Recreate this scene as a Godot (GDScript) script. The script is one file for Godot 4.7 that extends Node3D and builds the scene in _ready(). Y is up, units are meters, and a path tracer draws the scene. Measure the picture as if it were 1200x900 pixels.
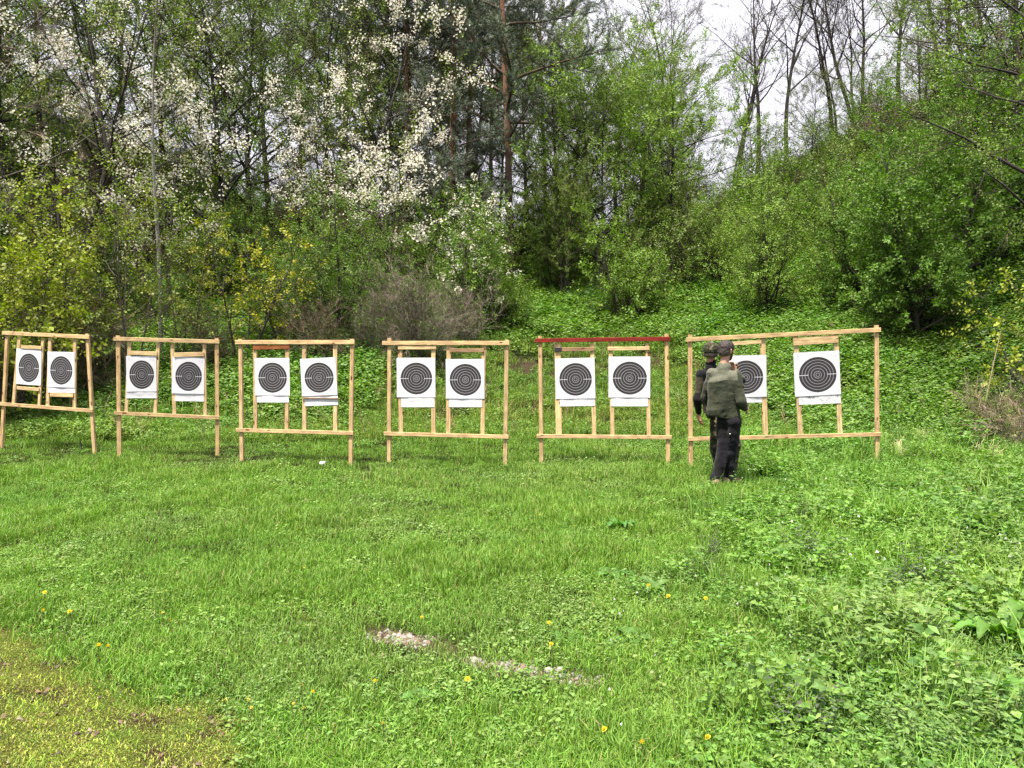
extends Node3D
# A shooting range in a wooded hollow: six timber target frames on a meadow, two people at the last frame, a leafy bank and a hillside wood behind.

const FOC := 906.0              # focal length in photo pixels (1200 x 900)
const EYE := Vector3(0.0, 1.6, 0.0)
const PITCH := -2.21            # degrees

var rng := RandomNumberGenerator.new()
var na := FastNoiseLite.new()
var nb := FastNoiseLite.new()
var nc := FastNoiseLite.new()
var M := {}
var SP := {}
var cam_basis := Basis()
var taken := {}
var gravel_line: Array[Vector2] = []
var bare_spots := []

# ------------------------------------------------------------------ mesh collector
class MB:
	var v := PackedVector3Array()
	var n := PackedVector3Array()
	var c := PackedColorArray()
	var uv := PackedVector2Array()
	var ix := PackedInt32Array()
	func tri(a: Vector3, b: Vector3, d: Vector3, col: Color, nn := Vector3.ZERO) -> void:
		var cr := (d - a).cross(b - a)
		if nn == Vector3.ZERO:
			nn = cr.normalized()
		elif cr.dot(nn) < 0.0:
			var t := b
			b = d
			d = t
		var k := v.size()
		v.append(a); v.append(b); v.append(d)
		n.append(nn); n.append(nn); n.append(nn)
		c.append(col); c.append(col); c.append(col)
		uv.append(Vector2.ZERO); uv.append(Vector2.ZERO); uv.append(Vector2.ZERO)
		ix.append(k); ix.append(k + 1); ix.append(k + 2)
	func quad(a: Vector3, b: Vector3, d: Vector3, e: Vector3, col: Color, nn := Vector3.ZERO) -> void:
		tri(a, b, d, col, nn)
		tri(a, d, e, col, nn)
	func vert(p: Vector3, nn: Vector3, col: Color, t := Vector2.ZERO) -> int:
		v.append(p); n.append(nn); c.append(col); uv.append(t)
		return v.size() - 1
	func face(a: int, b: int, d: int) -> void:
		# winding follows the normals
		var cr := (v[d] - v[a]).cross(v[b] - v[a])
		if cr.dot(n[a] + n[b] + n[d]) < 0.0:
			ix.append(a); ix.append(d); ix.append(b)
		else:
			ix.append(a); ix.append(b); ix.append(d)
	func tube(pts: Array, rad: Array, sides: int, cols: Array, knob := 0.0) -> void:
		var side := Vector3.RIGHT
		var first := v.size()
		var m := pts.size()
		for k in m:
			var t: Vector3 = (pts[min(k + 1, m - 1)] - pts[max(k - 1, 0)]).normalized()
			side = side - t * side.dot(t)
			if side.length() < 0.05:
				side = t.cross(Vector3.FORWARD)
				if side.length() < 0.05:
					side = t.cross(Vector3.RIGHT)
			side = side.normalized()
			var up := t.cross(side)
			for s in sides:
				var a := TAU * s / sides
				var nn := side * cos(a) + up * sin(a)
				var r: float = rad[k] * (1.0 + knob * sin(a * 3.0 + k * 1.7) * sin(k * 2.3 + s))
				vert(pts[k] + nn * r, nn, cols[k], Vector2(float(s) / sides, k))
		for k in m - 1:
			for s in sides:
				var a := first + k * sides + s
				var b := first + k * sides + (s + 1) % sides
				ix.append(a); ix.append(a + sides); ix.append(b)
				ix.append(b); ix.append(a + sides); ix.append(b + sides)
		var e := vert(pts[m - 1], (pts[m - 1] - pts[m - 2]).normalized(), cols[m - 1])
		for s in sides:
			ix.append(first + (m - 1) * sides + (s + 1) % sides); ix.append(first + (m - 1) * sides + s); ix.append(e)
	func mesh() -> ArrayMesh:
		var am := ArrayMesh.new()
		if v.size() == 0:
			return am
		var a := []
		a.resize(Mesh.ARRAY_MAX)
		a[Mesh.ARRAY_VERTEX] = v
		a[Mesh.ARRAY_NORMAL] = n
		a[Mesh.ARRAY_COLOR] = c
		a[Mesh.ARRAY_TEX_UV] = uv
		a[Mesh.ARRAY_INDEX] = ix
		am.add_surface_from_arrays(Mesh.PRIMITIVE_TRIANGLES, a)
		return am

# ------------------------------------------------------------------ nodes
func numbered(called: String) -> String:
	if not taken.has(called):
		taken[called] = 0
		return called
	taken[called] += 1
	return "%s_%03d" % [called, taken[called]]

func tag(o: Node, label: String, category: String, group := "", kind := "") -> void:
	if label != "":
		o.set_meta("label", label)
	if category != "":
		o.set_meta("category", category)
	if group != "":
		o.set_meta("group", group)
	if kind != "":
		o.set_meta("kind", kind)

func thing(called: String, at: Vector3, label: String, category: String, group := "") -> Node3D:
	var o := Node3D.new()
	o.name = numbered(called)
	add_child(o, true)
	o.position = at
	tag(o, label, category, group)
	return o

func part(called: String, m: Mesh, mat: Material, parent: Node) -> MeshInstance3D:
	var o := MeshInstance3D.new()
	o.name = called if parent != self else numbered(called)
	o.mesh = m
	o.material_override = mat
	parent.add_child(o, true)
	return o

func scatter(called: String, m: Mesh, mat: Material, where: Array, tint: Array, parent: Node) -> MultiMeshInstance3D:
	var mm := MultiMesh.new()
	mm.transform_format = MultiMesh.TRANSFORM_3D
	mm.use_colors = true
	mm.mesh = m
	mm.instance_count = where.size()
	for i in where.size():
		mm.set_instance_transform(i, where[i])
		mm.set_instance_color(i, tint[i])
	var o := MultiMeshInstance3D.new()
	o.name = called if parent != self else numbered(called)
	o.multimesh = mm
	o.material_override = mat
	parent.add_child(o, true)
	return o

# ------------------------------------------------------------------ photo pixels and terrain
func ray(px: float, py: float) -> Vector3:
	return cam_basis * Vector3((px - 600.0) / FOC, -(py - 450.0) / FOC, -1.0)

func at_depth(px: float, py: float, d: float) -> Vector3:
	var r := ray(px, py)
	return EYE + r * (d / -r.z)

func ground_at(px: float, py: float) -> Vector3:
	var r := ray(px, py)
	r /= -r.z
	var d := 1.5
	while d < 70.0:
		var p := EYE + r * d
		if p.y <= hgt(p.x, p.z):
			return Vector3(p.x, hgt(p.x, p.z), p.z)
		d += 0.03
	return EYE + r * 70.0

func to_px(p: Vector3) -> Vector2:
	var q := cam_basis.inverse() * (p - EYE)
	return Vector2(600.0 + FOC * q.x / -q.z, 450.0 - FOC * q.y / -q.z)

func soft(u: float, w := 1.5) -> float:
	return 0.5 * (u + sqrt(u * u + w))

func toe(x: float) -> float:
	return 15.2 + 0.6 * sin(x * 0.35 + 0.4) - 0.9 * smoothstep(3.0, 8.0, x) - 0.8 * smoothstep(-5.0, -11.0, x)

func hgt(x: float, z: float) -> float:
	var d := -z
	var u := d - toe(x)
	var h := 0.33 * (soft(u, 2.2) - soft(u - 29.0, 30.0))
	h -= 0.33 * (soft(-toe(x), 2.2) - soft(-toe(x) - 29.0, 30.0))
	if d < 0.0:
		h = 0.0
	var near := smoothstep(1.0, 4.0, d)
	h += near * 0.55 * (soft(x - 9.6, 1.0) - soft(x - 24.0, 8.0)) * smoothstep(5.0, 11.0, d)
	h += near * 0.45 * (soft(-x - 12.0, 1.0) - soft(-x - 26.0, 8.0)) * smoothstep(5.0, 11.0, d)
	h += 0.035 * nb.get_noise_2d(x * 2.2, z * 2.2) + smoothstep(0.0, 4.0, u) * 0.35 * nb.get_noise_2d(x * 0.5 + 40.0, z * 0.5)
	return h

func gravel_dist(x: float, z: float) -> float:
	var p := Vector2(x, z)
	var best := 9.0
	for k in gravel_line.size() - 1:
		var q := Geometry2D.get_closest_point_to_segment(p, gravel_line[k], gravel_line[k + 1])
		best = minf(best, p.distance_to(q))
	return best

func moss_share(x: float, z: float) -> float:
	if z > -2.0 or z < -6.5 or x > 0.5:
		return 0.0
	var q := to_px(Vector3(x, 0, z))
	var f := (q.y - (712.0 + 0.40 * q.x)) / 30.0
	f -= maxf(0.0, q.x - 265.0) / 30.0
	f += 1.1 * na.get_noise_2d(x * 18.0, z * 18.0) + 0.6 * na.get_noise_2d(x * 60.0, z * 60.0)
	return clampf(f, 0.0, 1.0)

func herb_share(x: float, z: float) -> float:
	var d := -z
	var b := 0.35 + 0.235 * d
	return smoothstep(-0.45, 0.75, x - b + 0.9 * na.get_noise_2d(x * 9.0, z * 9.0))

func noise_tex(freq: float, kind: int, lo: Color, hi: Color, size := 512, oct := 4) -> NoiseTexture2D:
	var f := FastNoiseLite.new()
	f.noise_type = kind
	f.frequency = freq
	f.fractal_octaves = oct
	f.seed = 7
	var t := NoiseTexture2D.new()
	t.width = size
	t.height = size
	t.seamless = true
	t.noise = f
	var g := Gradient.new()
	g.set_color(0, lo)
	g.set_color(1, hi)
	t.color_ramp = g
	return t

func plain(col: Color, rough := 0.8, vcol := false) -> StandardMaterial3D:
	var m := StandardMaterial3D.new()
	m.albedo_color = col
	m.roughness = rough
	m.vertex_color_use_as_albedo = vcol
	return m

func lin(r: float, g: float, b: float) -> Color:
	return Color(r, g, b).linear_to_srgb()

# ------------------------------------------------------------------ scene
func _ready() -> void:
	rng.seed = 20240504
	na.seed = 3
	na.frequency = 0.05
	nb.seed = 11
	nb.frequency = 0.12
	nc.seed = 23
	nc.frequency = 0.02
	# camera
	var cam := Camera3D.new()
	cam.name = "camera"
	cam.fov = rad_to_deg(2.0 * atan(450.0 / FOC))
	cam.near = 0.05
	cam.far = 3000.0
	cam.rotation_degrees = Vector3(PITCH, 0, 0)
	cam.position = EYE
	add_child(cam)
	cam_basis = Basis.from_euler(Vector3(deg_to_rad(PITCH), 0, 0))
	# bright hazy sky
	var env := Environment.new()
	env.background_mode = Environment.BG_SKY
	var sky := Sky.new()
	var sm := ProceduralSkyMaterial.new()
	sm.sky_top_color = lin(0.75, 0.745, 0.79)
	sm.sky_horizon_color = lin(0.205, 0.196, 0.24)
	sm.sky_curve = 0.5
	sm.ground_bottom_color = Color(0.22, 0.25, 0.16)
	sm.ground_horizon_color = Color(0.5, 0.52, 0.46)
	sm.sky_energy_multiplier = 1.0
	sm.sun_angle_max = 1.0
	sky.sky_material = sm
	env.sky = sky
	env.tonemap_mode = Environment.TONE_MAPPER_LINEAR
	env.tonemap_exposure = 3.0
	env.sdfgi_enabled = true
	env.ssao_enabled = true
	env.ssil_enabled = true
	var we := WorldEnvironment.new()
	we.name = "environment"
	we.environment = env
	add_child(we)
	# sun behind thin cloud, high behind the camera
	var sun := DirectionalLight3D.new()
	sun.name = "sun"
	sun.light_energy = 1.55
	sun.light_color = Color(1.0, 0.965, 0.9)
	sun.light_angular_distance = 4.0
	sun.shadow_enabled = true
	sun.sky_mode = DirectionalLight3D.SKY_MODE_LIGHT_ONLY
	add_child(sun)
	sun.look_at_from_position(Vector3.ZERO, Vector3(0.22, -1.0, -0.30), Vector3.UP)

	for q in [Vector2(440, 742), Vector2(470, 749), Vector2(500, 756), Vector2(560, 774), Vector2(620, 787), Vector2(705, 803)]:
		var g := ground_at(q.x, q.y)
		gravel_line.append(Vector2(g.x, g.z))
	for q in [Vector2(622, 427), Vector2(612, 432), Vector2(690, 430), Vector2(655, 440), Vector2(770, 425), Vector2(1000, 432), Vector2(470, 470), Vector2(1150, 420), Vector2(560, 455)]:
		bare_spots.append(ground_at(q.x, q.y))
	make_materials()
	build_ground()
	print("ground ", Time.get_ticks_msec())
	make_sprigs()
	build_wood()
	print("wood ", Time.get_ticks_msec())
	build_frames()
	print("frames ", Time.get_ticks_msec())
	build_people()
	print("people ", Time.get_ticks_msec())
	build_meadow()
	print("meadow ", Time.get_ticks_msec())
	build_details()
	print("details ", Time.get_ticks_msec())

func make_materials() -> void:
	var leaf := plain(Color.WHITE, 0.5, true)
	leaf.backlight_enabled = true
	leaf.backlight = Color(0.80, 0.90, 0.44)
	leaf.metallic_specular = 0.36
	M.leaf = leaf
	var grass := plain(Color.WHITE, 0.5, true)
	grass.backlight_enabled = true
	grass.backlight = Color(0.80, 0.91, 0.42)
	grass.metallic_specular = 0.34
	M.grass = grass
	var petal := plain(Color.WHITE, 0.7, true)
	petal.backlight_enabled = true
	petal.backlight = Color(0.85, 0.85, 0.85)
	M.petal = petal
	M.needle = plain(Color.WHITE, 0.6, true)
	M.twig = plain(Color.WHITE, 0.9, true)
	var bark := plain(Color.WHITE, 0.95, true)
	bark.uv1_triplanar = true
	bark.uv1_world_triplanar = true
	bark.uv1_scale = Vector3(2.2, 0.9, 2.2)
	bark.albedo_texture = noise_tex(0.035, FastNoiseLite.TYPE_SIMPLEX, Color(0.62, 0.62, 0.62), Color(1, 1, 1))
	bark.heightmap_enabled = true
	bark.heightmap_scale = 2.0
	bark.heightmap_texture = noise_tex(0.06, FastNoiseLite.TYPE_SIMPLEX, Color.BLACK, Color.WHITE)
	M.bark = bark
	var ground := plain(Color.WHITE, 1.0, true)
	ground.metallic_specular = 0.1
	ground.uv1_triplanar = true
	ground.uv1_world_triplanar = true
	ground.uv1_scale = Vector3(0.9, 0.9, 0.9)
	ground.albedo_texture = noise_tex(0.05, FastNoiseLite.TYPE_SIMPLEX, Color(0.45, 0.45, 0.45), Color(1, 1, 1), 1024, 6)
	ground.heightmap_enabled = true
	ground.heightmap_scale = 3.0
	ground.heightmap_texture = noise_tex(0.09, FastNoiseLite.TYPE_SIMPLEX, Color.BLACK, Color.WHITE, 1024, 5)
	M.ground = ground
	M.stone = plain(Color.WHITE, 0.9, true)

func warp(s: float, near: float, far: float) -> float:
	# fine spacing in the middle, coarse far out
	var k := log(far / near)
	return signf(s) * near * (exp(absf(s) * k) - 1.0) * far / (far - near)

func build_ground() -> void:
	var nx := 300
	var nz := 340
	var mb := MB.new()
	var xs := PackedFloat32Array()
	var zs := PackedFloat32Array()
	for i in nx + 1:
		xs.append(warp(2.0 * i / nx - 1.0, 2.2, 900.0) - 0.2)
	for j in nz + 1:
		zs.append(-5.0 - warp(2.0 * j / nz - 1.0, 2.2, 900.0))
	var hs := PackedFloat32Array()
	for j in nz + 1:
		for i in nx + 1:
			hs.append(hgt(xs[i], zs[j]))
	for j in nz + 1:
		for i in nx + 1:
			var x := xs[i]
			var z := zs[j]
			var i0: int = maxi(i - 1, 0)
			var i1: int = mini(i + 1, nx)
			var j0: int = maxi(j - 1, 0)
			var j1: int = mini(j + 1, nz)
			var w := nx + 1
			var dx := (hs[j * w + i1] - hs[j * w + i0]) / (xs[i1] - xs[i0])
			var dz := (hs[j1 * w + i] - hs[j0 * w + i]) / (zs[j1] - zs[j0])
			mb.vert(Vector3(x, hs[j * w + i], z), Vector3(-dx, 1, -dz).normalized(), ground_color(x, z), Vector2(x, z))
	for j in nz:
		for i in nx:
			var a := j * (nx + 1) + i
			var b := a + 1
			var e := a + nx + 1
			mb.ix.append(a); mb.ix.append(e); mb.ix.append(b)
			mb.ix.append(b); mb.ix.append(e); mb.ix.append(e + 1)
	# clockwise seen from above
	var g := part("ground", mb.mesh(), M.ground, self)
	tag(g, "grassy meadow floor rising into a wooded bank", "ground", "", "structure")

func ground_color(x: float, z: float) -> Color:
	var d := -z
	var col := Color(0.05, 0.068, 0.022)
	var u := d - toe(x)
	var n := na.get_noise_2d(x * 7.0, z * 7.0)
	col = col.lerp(Color(0.075, 0.06, 0.036), clampf(0.3 + n, 0.0, 0.7))
	col = col.lerp(Color(0.045, 0.06, 0.022), smoothstep(-1.0, 2.0, u))
	col = col.lerp(Color(0.07, 0.05, 0.033), smoothstep(7.0, 11.0, u + 3.0 * n))
	for q in bare_spots:
		var e := Vector2(x - q.x, z - q.z).length() + 0.35 * na.get_noise_2d(x * 25.0, z * 25.0)
		col = col.lerp(Color(0.13, 0.095, 0.065), 1.0 - smoothstep(0.25, 0.5, e))
	if d < 7.0 and d > 2.0:
		var m := moss_share(x, z)
		if m > 0.0:
			var mc := Color(0.22, 0.25, 0.06).lerp(Color(0.12, 0.08, 0.05), smoothstep(0.08, 0.26, na.get_noise_2d(x * 45.0 + 90.0, z * 45.0)))
			col = col.lerp(mc, m)
		var gd := gravel_dist(x, z) + 0.10 * na.get_noise_2d(x * 40.0, z * 40.0)
		col = col.lerp(Color(0.20, 0.15, 0.10), 1.0 - smoothstep(0.05, 0.16, gd))
	return col

# ------------------------------------------------------------------ leaves and twigs
func rv() -> Vector3:
	return Vector3(rng.randfn(), rng.randfn(), rng.randfn()).normalized()

func vary(col: Color, amount: float) -> Color:
	var k := 1.0 + amount * (rng.randf() - 0.5) * 2.0
	var w := amount * 0.5 * (rng.randf() - 0.5)
	return Color(maxf(0.0, col.r * (k + w)), maxf(0.0, col.g * k), maxf(0.0, col.b * (k - w)))

func add_leaf(mb: MB, base: Vector3, dir: Vector3, up: Vector3, length: float, width: float, fold: float, droop: float, col: Color) -> void:
	dir = dir.normalized()
	var side := dir.cross(up)
	if side.length() < 0.01:
		side = dir.cross(Vector3(0.3, 0.2, 0.9))
	side = side.normalized()
	up = side.cross(dir).normalized()
	var mid := base + dir * length * 0.48 - up * fold * width * 0.5
	var l := base + dir * length * 0.42 - side * width * 0.5 - up * droop * length * 0.1
	var r := base + dir * length * 0.42 + side * width * 0.5 - up * droop * length * 0.1
	var t := base + dir * length - up * droop * length * 0.45
	mb.tri(base, l, mid, col, (up + side * 0.3 * fold).normalized())
	mb.tri(base, mid, r, col, (up - side * 0.3 * fold).normalized())
	mb.tri(l, t, mid, col, (up + dir * 0.45 * droop + side * 0.3 * fold).normalized())
	mb.tri(mid, t, r, col, (up + dir * 0.45 * droop - side * 0.3 * fold).normalized())

func add_twig(mb: MB, a: Vector3, b: Vector3, w: float, col: Color) -> void:
	var t := (b - a).normalized()
	var s := t.cross(Vector3(0.31, 0.5, 0.8)).normalized() * w
	var q := t.cross(s)
	mb.tri(a - s * 0.6, a + s * 0.6, b, col)
	mb.tri(a - q, a + q * 0.2, b, col)

func leafy_sprig(count: int, length: float, ll: float, lw: float, col: Color, vr: float, twig := Color(0.07, 0.05, 0.035), flat := 0.7) -> ArrayMesh:
	# the twig runs along +y
	var mb := MB.new()
	add_twig(mb, Vector3.ZERO, Vector3(0, length, 0), 0.004, twig)
	for k in count:
		var t := (k + 0.5) / count
		var a := k * 2.4 + rng.randf() * 0.8
		var out := Vector3(cos(a), 0.35 + 0.5 * t, sin(a)).normalized()
		var base := Vector3(0, length * (0.15 + 0.85 * t), 0) + out * 0.03 * rng.randf()
		var up := (Vector3.UP * 0.4 + rv() * (1.0 - flat)).normalized()
		var s := rng.randf_range(0.65, 1.15)
		add_leaf(mb, base, out + rv() * 0.35, up, ll * s, lw * s, 0.35, rng.randf_range(0.1, 0.9), vary(col, vr))
	return mb.mesh()

func blossom_sprig(leaves: Color) -> ArrayMesh:
	var mb := MB.new()
	add_twig(mb, Vector3.ZERO, Vector3(0, 0.42, 0), 0.005, Color(0.06, 0.045, 0.035))
	for k in 16:
		var a := rng.randf() * TAU
		var out := Vector3(cos(a), rng.randf_range(-0.1, 0.7), sin(a)).normalized()
		var at := Vector3(0, rng.randf_range(0.06, 0.44), 0) + out * rng.randf_range(0.03, 0.11)
		var nn := (out + rv() * 0.5).normalized()
		var s := nn.cross(Vector3(0.2, 0.9, 0.3)).normalized()
		var q := nn.cross(s)
		var col := vary(Color(0.82, 0.79, 0.70), 0.06)
		var r := rng.randf_range(0.017, 0.027)
		for p in 5:
			var b := TAU * p / 5.0
			var c0 := at + nn * 0.008 + (s * cos(b - 0.5) + q * sin(b - 0.5)) * r * 0.85
			var c1 := at + nn * 0.012 + (s * cos(b) + q * sin(b)) * r * 1.15
			var c2 := at + nn * 0.008 + (s * cos(b + 0.5) + q * sin(b + 0.5)) * r * 0.85
			mb.tri(at, c0, c1, col)
			mb.tri(at, c1, c2, col)
	for k in 5:
		var a := rng.randf() * TAU
		var out := Vector3(cos(a), 0.5, sin(a)).normalized()
		add_leaf(mb, Vector3(0, rng.randf_range(0.1, 0.45), 0), out, rv() + Vector3.UP, 0.05, 0.024, 0.4, 0.4, vary(leaves, 0.25))
	return mb.mesh()

func needle_sprig(col: Color) -> ArrayMesh:
	var mb := MB.new()
	add_twig(mb, Vector3.ZERO, Vector3(0, 0.34, 0), 0.006, Color(0.10, 0.07, 0.045))
	for k in 64:
		var t := rng.randf_range(0.15, 1.0)
		var a := rng.randf() * TAU
		var out := Vector3(cos(a), rng.randf_range(0.35, 1.3), sin(a)).normalized()
		var b := Vector3(0, 0.34 * t, 0)
		var e := b + out * rng.randf_range(0.07, 0.13)
		var s := out.cross(rv()).normalized() * 0.0045
		mb.tri(b - s, b + s, e, vary(col, 0.25))
	return mb.mesh()

func bare_sprig(count: int, length: float, col: Color, w: float, buds: int, bud: Color) -> ArrayMesh:
	var mb := MB.new()
	for k in count:
		var t := rng.randf() * 0.6
		var a := Vector3(0, length * t, 0) if k > 0 else Vector3.ZERO
		var out := Vector3(rng.randfn() * 0.5, 1.0, rng.randfn() * 0.5).normalized()
		var ln := length * rng.randf_range(0.3, 0.75)
		var m := a + out * ln * 0.5
		var e := m + (out + rv() * 0.35 + Vector3.UP * 0.1).normalized() * ln * 0.5
		if k == 0:
			m = Vector3(0.01, length * 0.5, 0)
			e = Vector3(0, length, 0.01)
		add_twig(mb, a, m + (m - a) * 0.2, w, vary(col, 0.2))
		add_twig(mb, m, e, w * 0.6, vary(col, 0.2))
		for j in buds:
			var q := a.lerp(e, rng.randf_range(0.3, 1.0))
			add_leaf(mb, q, rv() + Vector3.UP * 0.3, Vector3.UP + rv() * 0.6, 0.035, 0.02, 0.4, 0.3, vary(bud, 0.3))
	return mb.mesh()

func make_sprigs() -> void:
	var g := Color(0.125, 0.19, 0.038)
	SP.broad = leafy_sprig(18, 0.42, 0.068, 0.042, g, 0.24)
	SP.broad2 = leafy_sprig(14, 0.36, 0.06, 0.038, g, 0.25, Color(0.07, 0.05, 0.035), 0.5)
	SP.maple = leafy_sprig(12, 0.34, 0.075, 0.06, Color(0.25, 0.29, 0.04), 0.22)
	SP.fine = leafy_sprig(24, 0.42, 0.042, 0.027, g, 0.25)
	SP.fine_dim = leafy_sprig(22, 0.45, 0.046, 0.029, Color(0.115, 0.145, 0.045), 0.25)
	SP.young = leafy_sprig(10, 0.45, 0.055, 0.034, Color(0.21, 0.25, 0.06), 0.25)
	SP.blossom = blossom_sprig(Color(0.26, 0.22, 0.06))
	SP.blossom2 = blossom_sprig(Color(0.16, 0.22, 0.06))
	SP.pine = needle_sprig(Color(0.085, 0.115, 0.07))
	SP.bare = bare_sprig(9, 0.75, Color(0.085, 0.07, 0.055), 0.006, 1, Color(0.17, 0.18, 0.07))
	SP.budding = bare_sprig(8, 0.7, Color(0.06, 0.05, 0.04), 0.006, 5, Color(0.17, 0.20, 0.06))
	SP.dead = bare_sprig(14, 0.7, Color(0.21, 0.165, 0.12), 0.006, 0, Color.WHITE)

# ------------------------------------------------------------------ trees
# P: height, radius, stems, spread, levels, seg, wob, trop, kids, from, ang, ratio, shape, leafy, dens, sprig, size, bark, tint
var w_trunk: MB
var w_branch: MB
var leaf_at := []
var leaf_up := []

func shape_at(kind: String, t: float) -> float:
	match kind:
		"cone":
			return 1.15 - t
		"round":
			return 0.35 + 0.9 * sin(PI * clampf(0.12 + 0.8 * t, 0.0, 1.0))
		"top":
			return 0.25 + 0.9 * sin(PI * clampf(0.05 + 0.85 * t * t, 0.0, 1.0))
		"bush":
			return 0.9 - 0.45 * t
	return 1.0

func grow(p: Vector3, dir: Vector3, length: float, r: float, level: int, P: Dictionary) -> void:
	var nseg: int = P.seg[level]
	var pts := [p]
	var rad := [r]
	var cols := [P.bark]
	var d := dir
	for k in nseg:
		d = (d + rv() * P.wob[level] + Vector3.UP * P.trop[level]).normalized()
		p = p + d * length / nseg
		pts.append(p)
		var t := (k + 1.0) / nseg
		rad.append(maxf(r * (1.0 - t * P.taper[level]), 0.004))
		cols.append(P.bark.lerp(P.bark_top, smoothstep(P.bark_from, P.bark_from + 0.25, t)) if level == 0 else P.limb)
	if level == 0:
		rad[0] = r * 1.35
		w_trunk.tube(pts, rad, 8, cols, 0.08)
	else:
		w_branch.tube(pts, rad, 5 if level == 1 else 3, cols)
	var at := func(t: float) -> Array:
		var f := clampf(t, 0.0, 0.999) * nseg
		var i := int(f)
		return [pts[i].lerp(pts[i + 1], f - i), (pts[i + 1] - pts[i]).normalized(), lerpf(rad[i], rad[i + 1], f - i)]
	if level < P.levels:
		var n: int = P.kids[level]
		var a0 := rng.randf() * TAU
		for k in n:
			var t: float = lerpf(P.from[level], 1.0, (k + rng.randf()) / n)
			var q: Array = at.call(t)
			var axis: Vector3 = q[1].cross(rv()).normalized()
			axis = axis.rotated(q[1], a0 + k * 2.4)
			if level == 0:
				# spread limbs evenly round the trunk
				var az := a0 + k * 2.4 + rng.randf() * 0.7
				var flat := Vector3(cos(az), 0, sin(az))
				axis = q[1].cross(flat).normalized()
			var cd: Vector3 = q[1].rotated(axis, deg_to_rad(P.ang[level] * rng.randf_range(0.75, 1.2)))
			var s := shape_at(P.shape, (t - P.from[0]) / (1.0 - P.from[0])) if level == 0 else 1.0 - 0.4 * t
			var cl: float = length * P.ratio[level] * s * rng.randf_range(0.7, 1.2)
			grow(q[0], cd, cl, minf(q[2] * 0.6, cl * 0.03 + 0.006), level + 1, P)
	if level >= P.leafy:
		var n := int(ceil(length * P.dens * rng.randf_range(0.8, 1.2)))
		for k in n:
			var q: Array = at.call((k + rng.randf()) / n if level > P.leafy else lerpf(0.35, 1.0, (k + rng.randf()) / n))
			leaf_at.append(q[0])
			leaf_up.append((q[1] + rv() * P.ruffle + Vector3.UP * 0.2).normalized())

func basis_up(up: Vector3, s: float) -> Basis:
	var side := up.cross(rv()).normalized()
	return Basis(side * s, up * s, side.cross(up) * s)

func tree_base() -> Dictionary:
	return {"height": 9.0, "radius": 0.12, "stems": 1, "spread": 0.1, "levels": 2, "seg": [10, 5, 3, 2], "wob": [0.07, 0.16, 0.22, 0.25], "trop": [0.05, 0.06, 0.03, 0.0],
		"kids": [26, 6, 3, 0], "from": [0.25, 0.25, 0.3, 0.0], "ang": [62.0, 50.0, 45.0, 40.0], "ratio": [0.36, 0.42, 0.5, 0.5], "shape": "round", "taper": [0.9, 0.85, 0.8, 0.8], "leafy": 2, "dens": 5.0,
		"sprigs": ["broad"], "size": 1.2, "ruffle": 0.7, "bark": Color(0.07, 0.055, 0.045), "bark_top": Color(0.07, 0.055, 0.045), "bark_from": 2.0, "tint": Color(1, 1, 1), "tint_var": 0.24, "limb": Color(0.06, 0.048, 0.04), "lean": Vector3.ZERO}

func make_tree(called: String, P: Dictionary, at: Vector3, label: String, category: String, group: String) -> Node3D:
	w_trunk = MB.new()
	w_branch = MB.new()
	leaf_at = []
	leaf_up = []
	for s in P.stems:
		var a: float = rng.randf() * TAU + s * TAU / P.stems
		var o := Vector3(cos(a), 0, sin(a))
		var k := 1.0 if s == 0 else rng.randf_range(0.6, 1.0)
		grow(o * (0.05 if P.stems == 1 else minf(P.radius * 1.2, P.spread)) - Vector3.UP * 0.25, (Vector3.UP + o * (P.spread if P.stems > 1 else 0.0) + P.lean).normalized(), P.height * k, P.radius * k, 0, P)
	var t := thing(called, at, label, category, group)
	part("trunk", w_trunk.mesh(), M.bark, t)
	if w_branch.v.size():
		part("vines" if called.begins_with("bramble") else "branches", w_branch.mesh(), M.bark, t)
	var lists := {}
	for i in leaf_at.size():
		var key: String = P.sprigs[rng.randi() % P.sprigs.size()]
		if P.has("clump"):
			# flowers sit in clusters along some of the boughs, young leaves on the rest
			var f := na.get_noise_3dv(leaf_at[i] * 13.0 + Vector3(at.x * 9.0, 0, 0)) + 0.1 * rng.randfn()
			if f < P.clump:
				if rng.randf() < 0.45:
					continue
				key = P.other
		if not lists.has(key):
			lists[key] = [[], []]
		lists[key][0].append(Transform3D(basis_up(leaf_up[i], P.size * rng.randf_range(0.75, 1.25)), leaf_at[i]))
		lists[key][1].append(vary(P.tint, P.tint_var))
	for key in lists:
		var mat: Material = M.petal if key.begins_with("blossom") else M.needle if key == "pine" else M.twig if key in ["bare", "dead", "budding"] else M.leaf
		var c := scatter("crown", SP[key], mat, lists[key][0], lists[key][1], t)
		c.set_meta("kind", "stuff")
	sprig_count += leaf_at.size()
	return t

var sprig_count := 0

func again(o: Node3D, at: Vector3, turn: float, s: float, label := "") -> Node3D:
	var c: Node3D = o.duplicate()
	c.name = numbered(String(o.name).rstrip("0123456789").rstrip("_"))
	add_child(c, true)
	c.position = at
	c.rotation.y = turn
	c.scale = Vector3.ONE * s
	if label != "":
		c.set_meta("label", label)
	return c

func foot(px: float, d: float) -> Vector3:
	var x := (px - 600.0) / FOC * d
	return Vector3(x, hgt(x, -d), -d)

func with(o: Dictionary) -> Dictionary:
	var P := tree_base()
	P.merge(o, true)
	if not o.has("limb"):
		P.limb = P.bark
	return P

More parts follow.
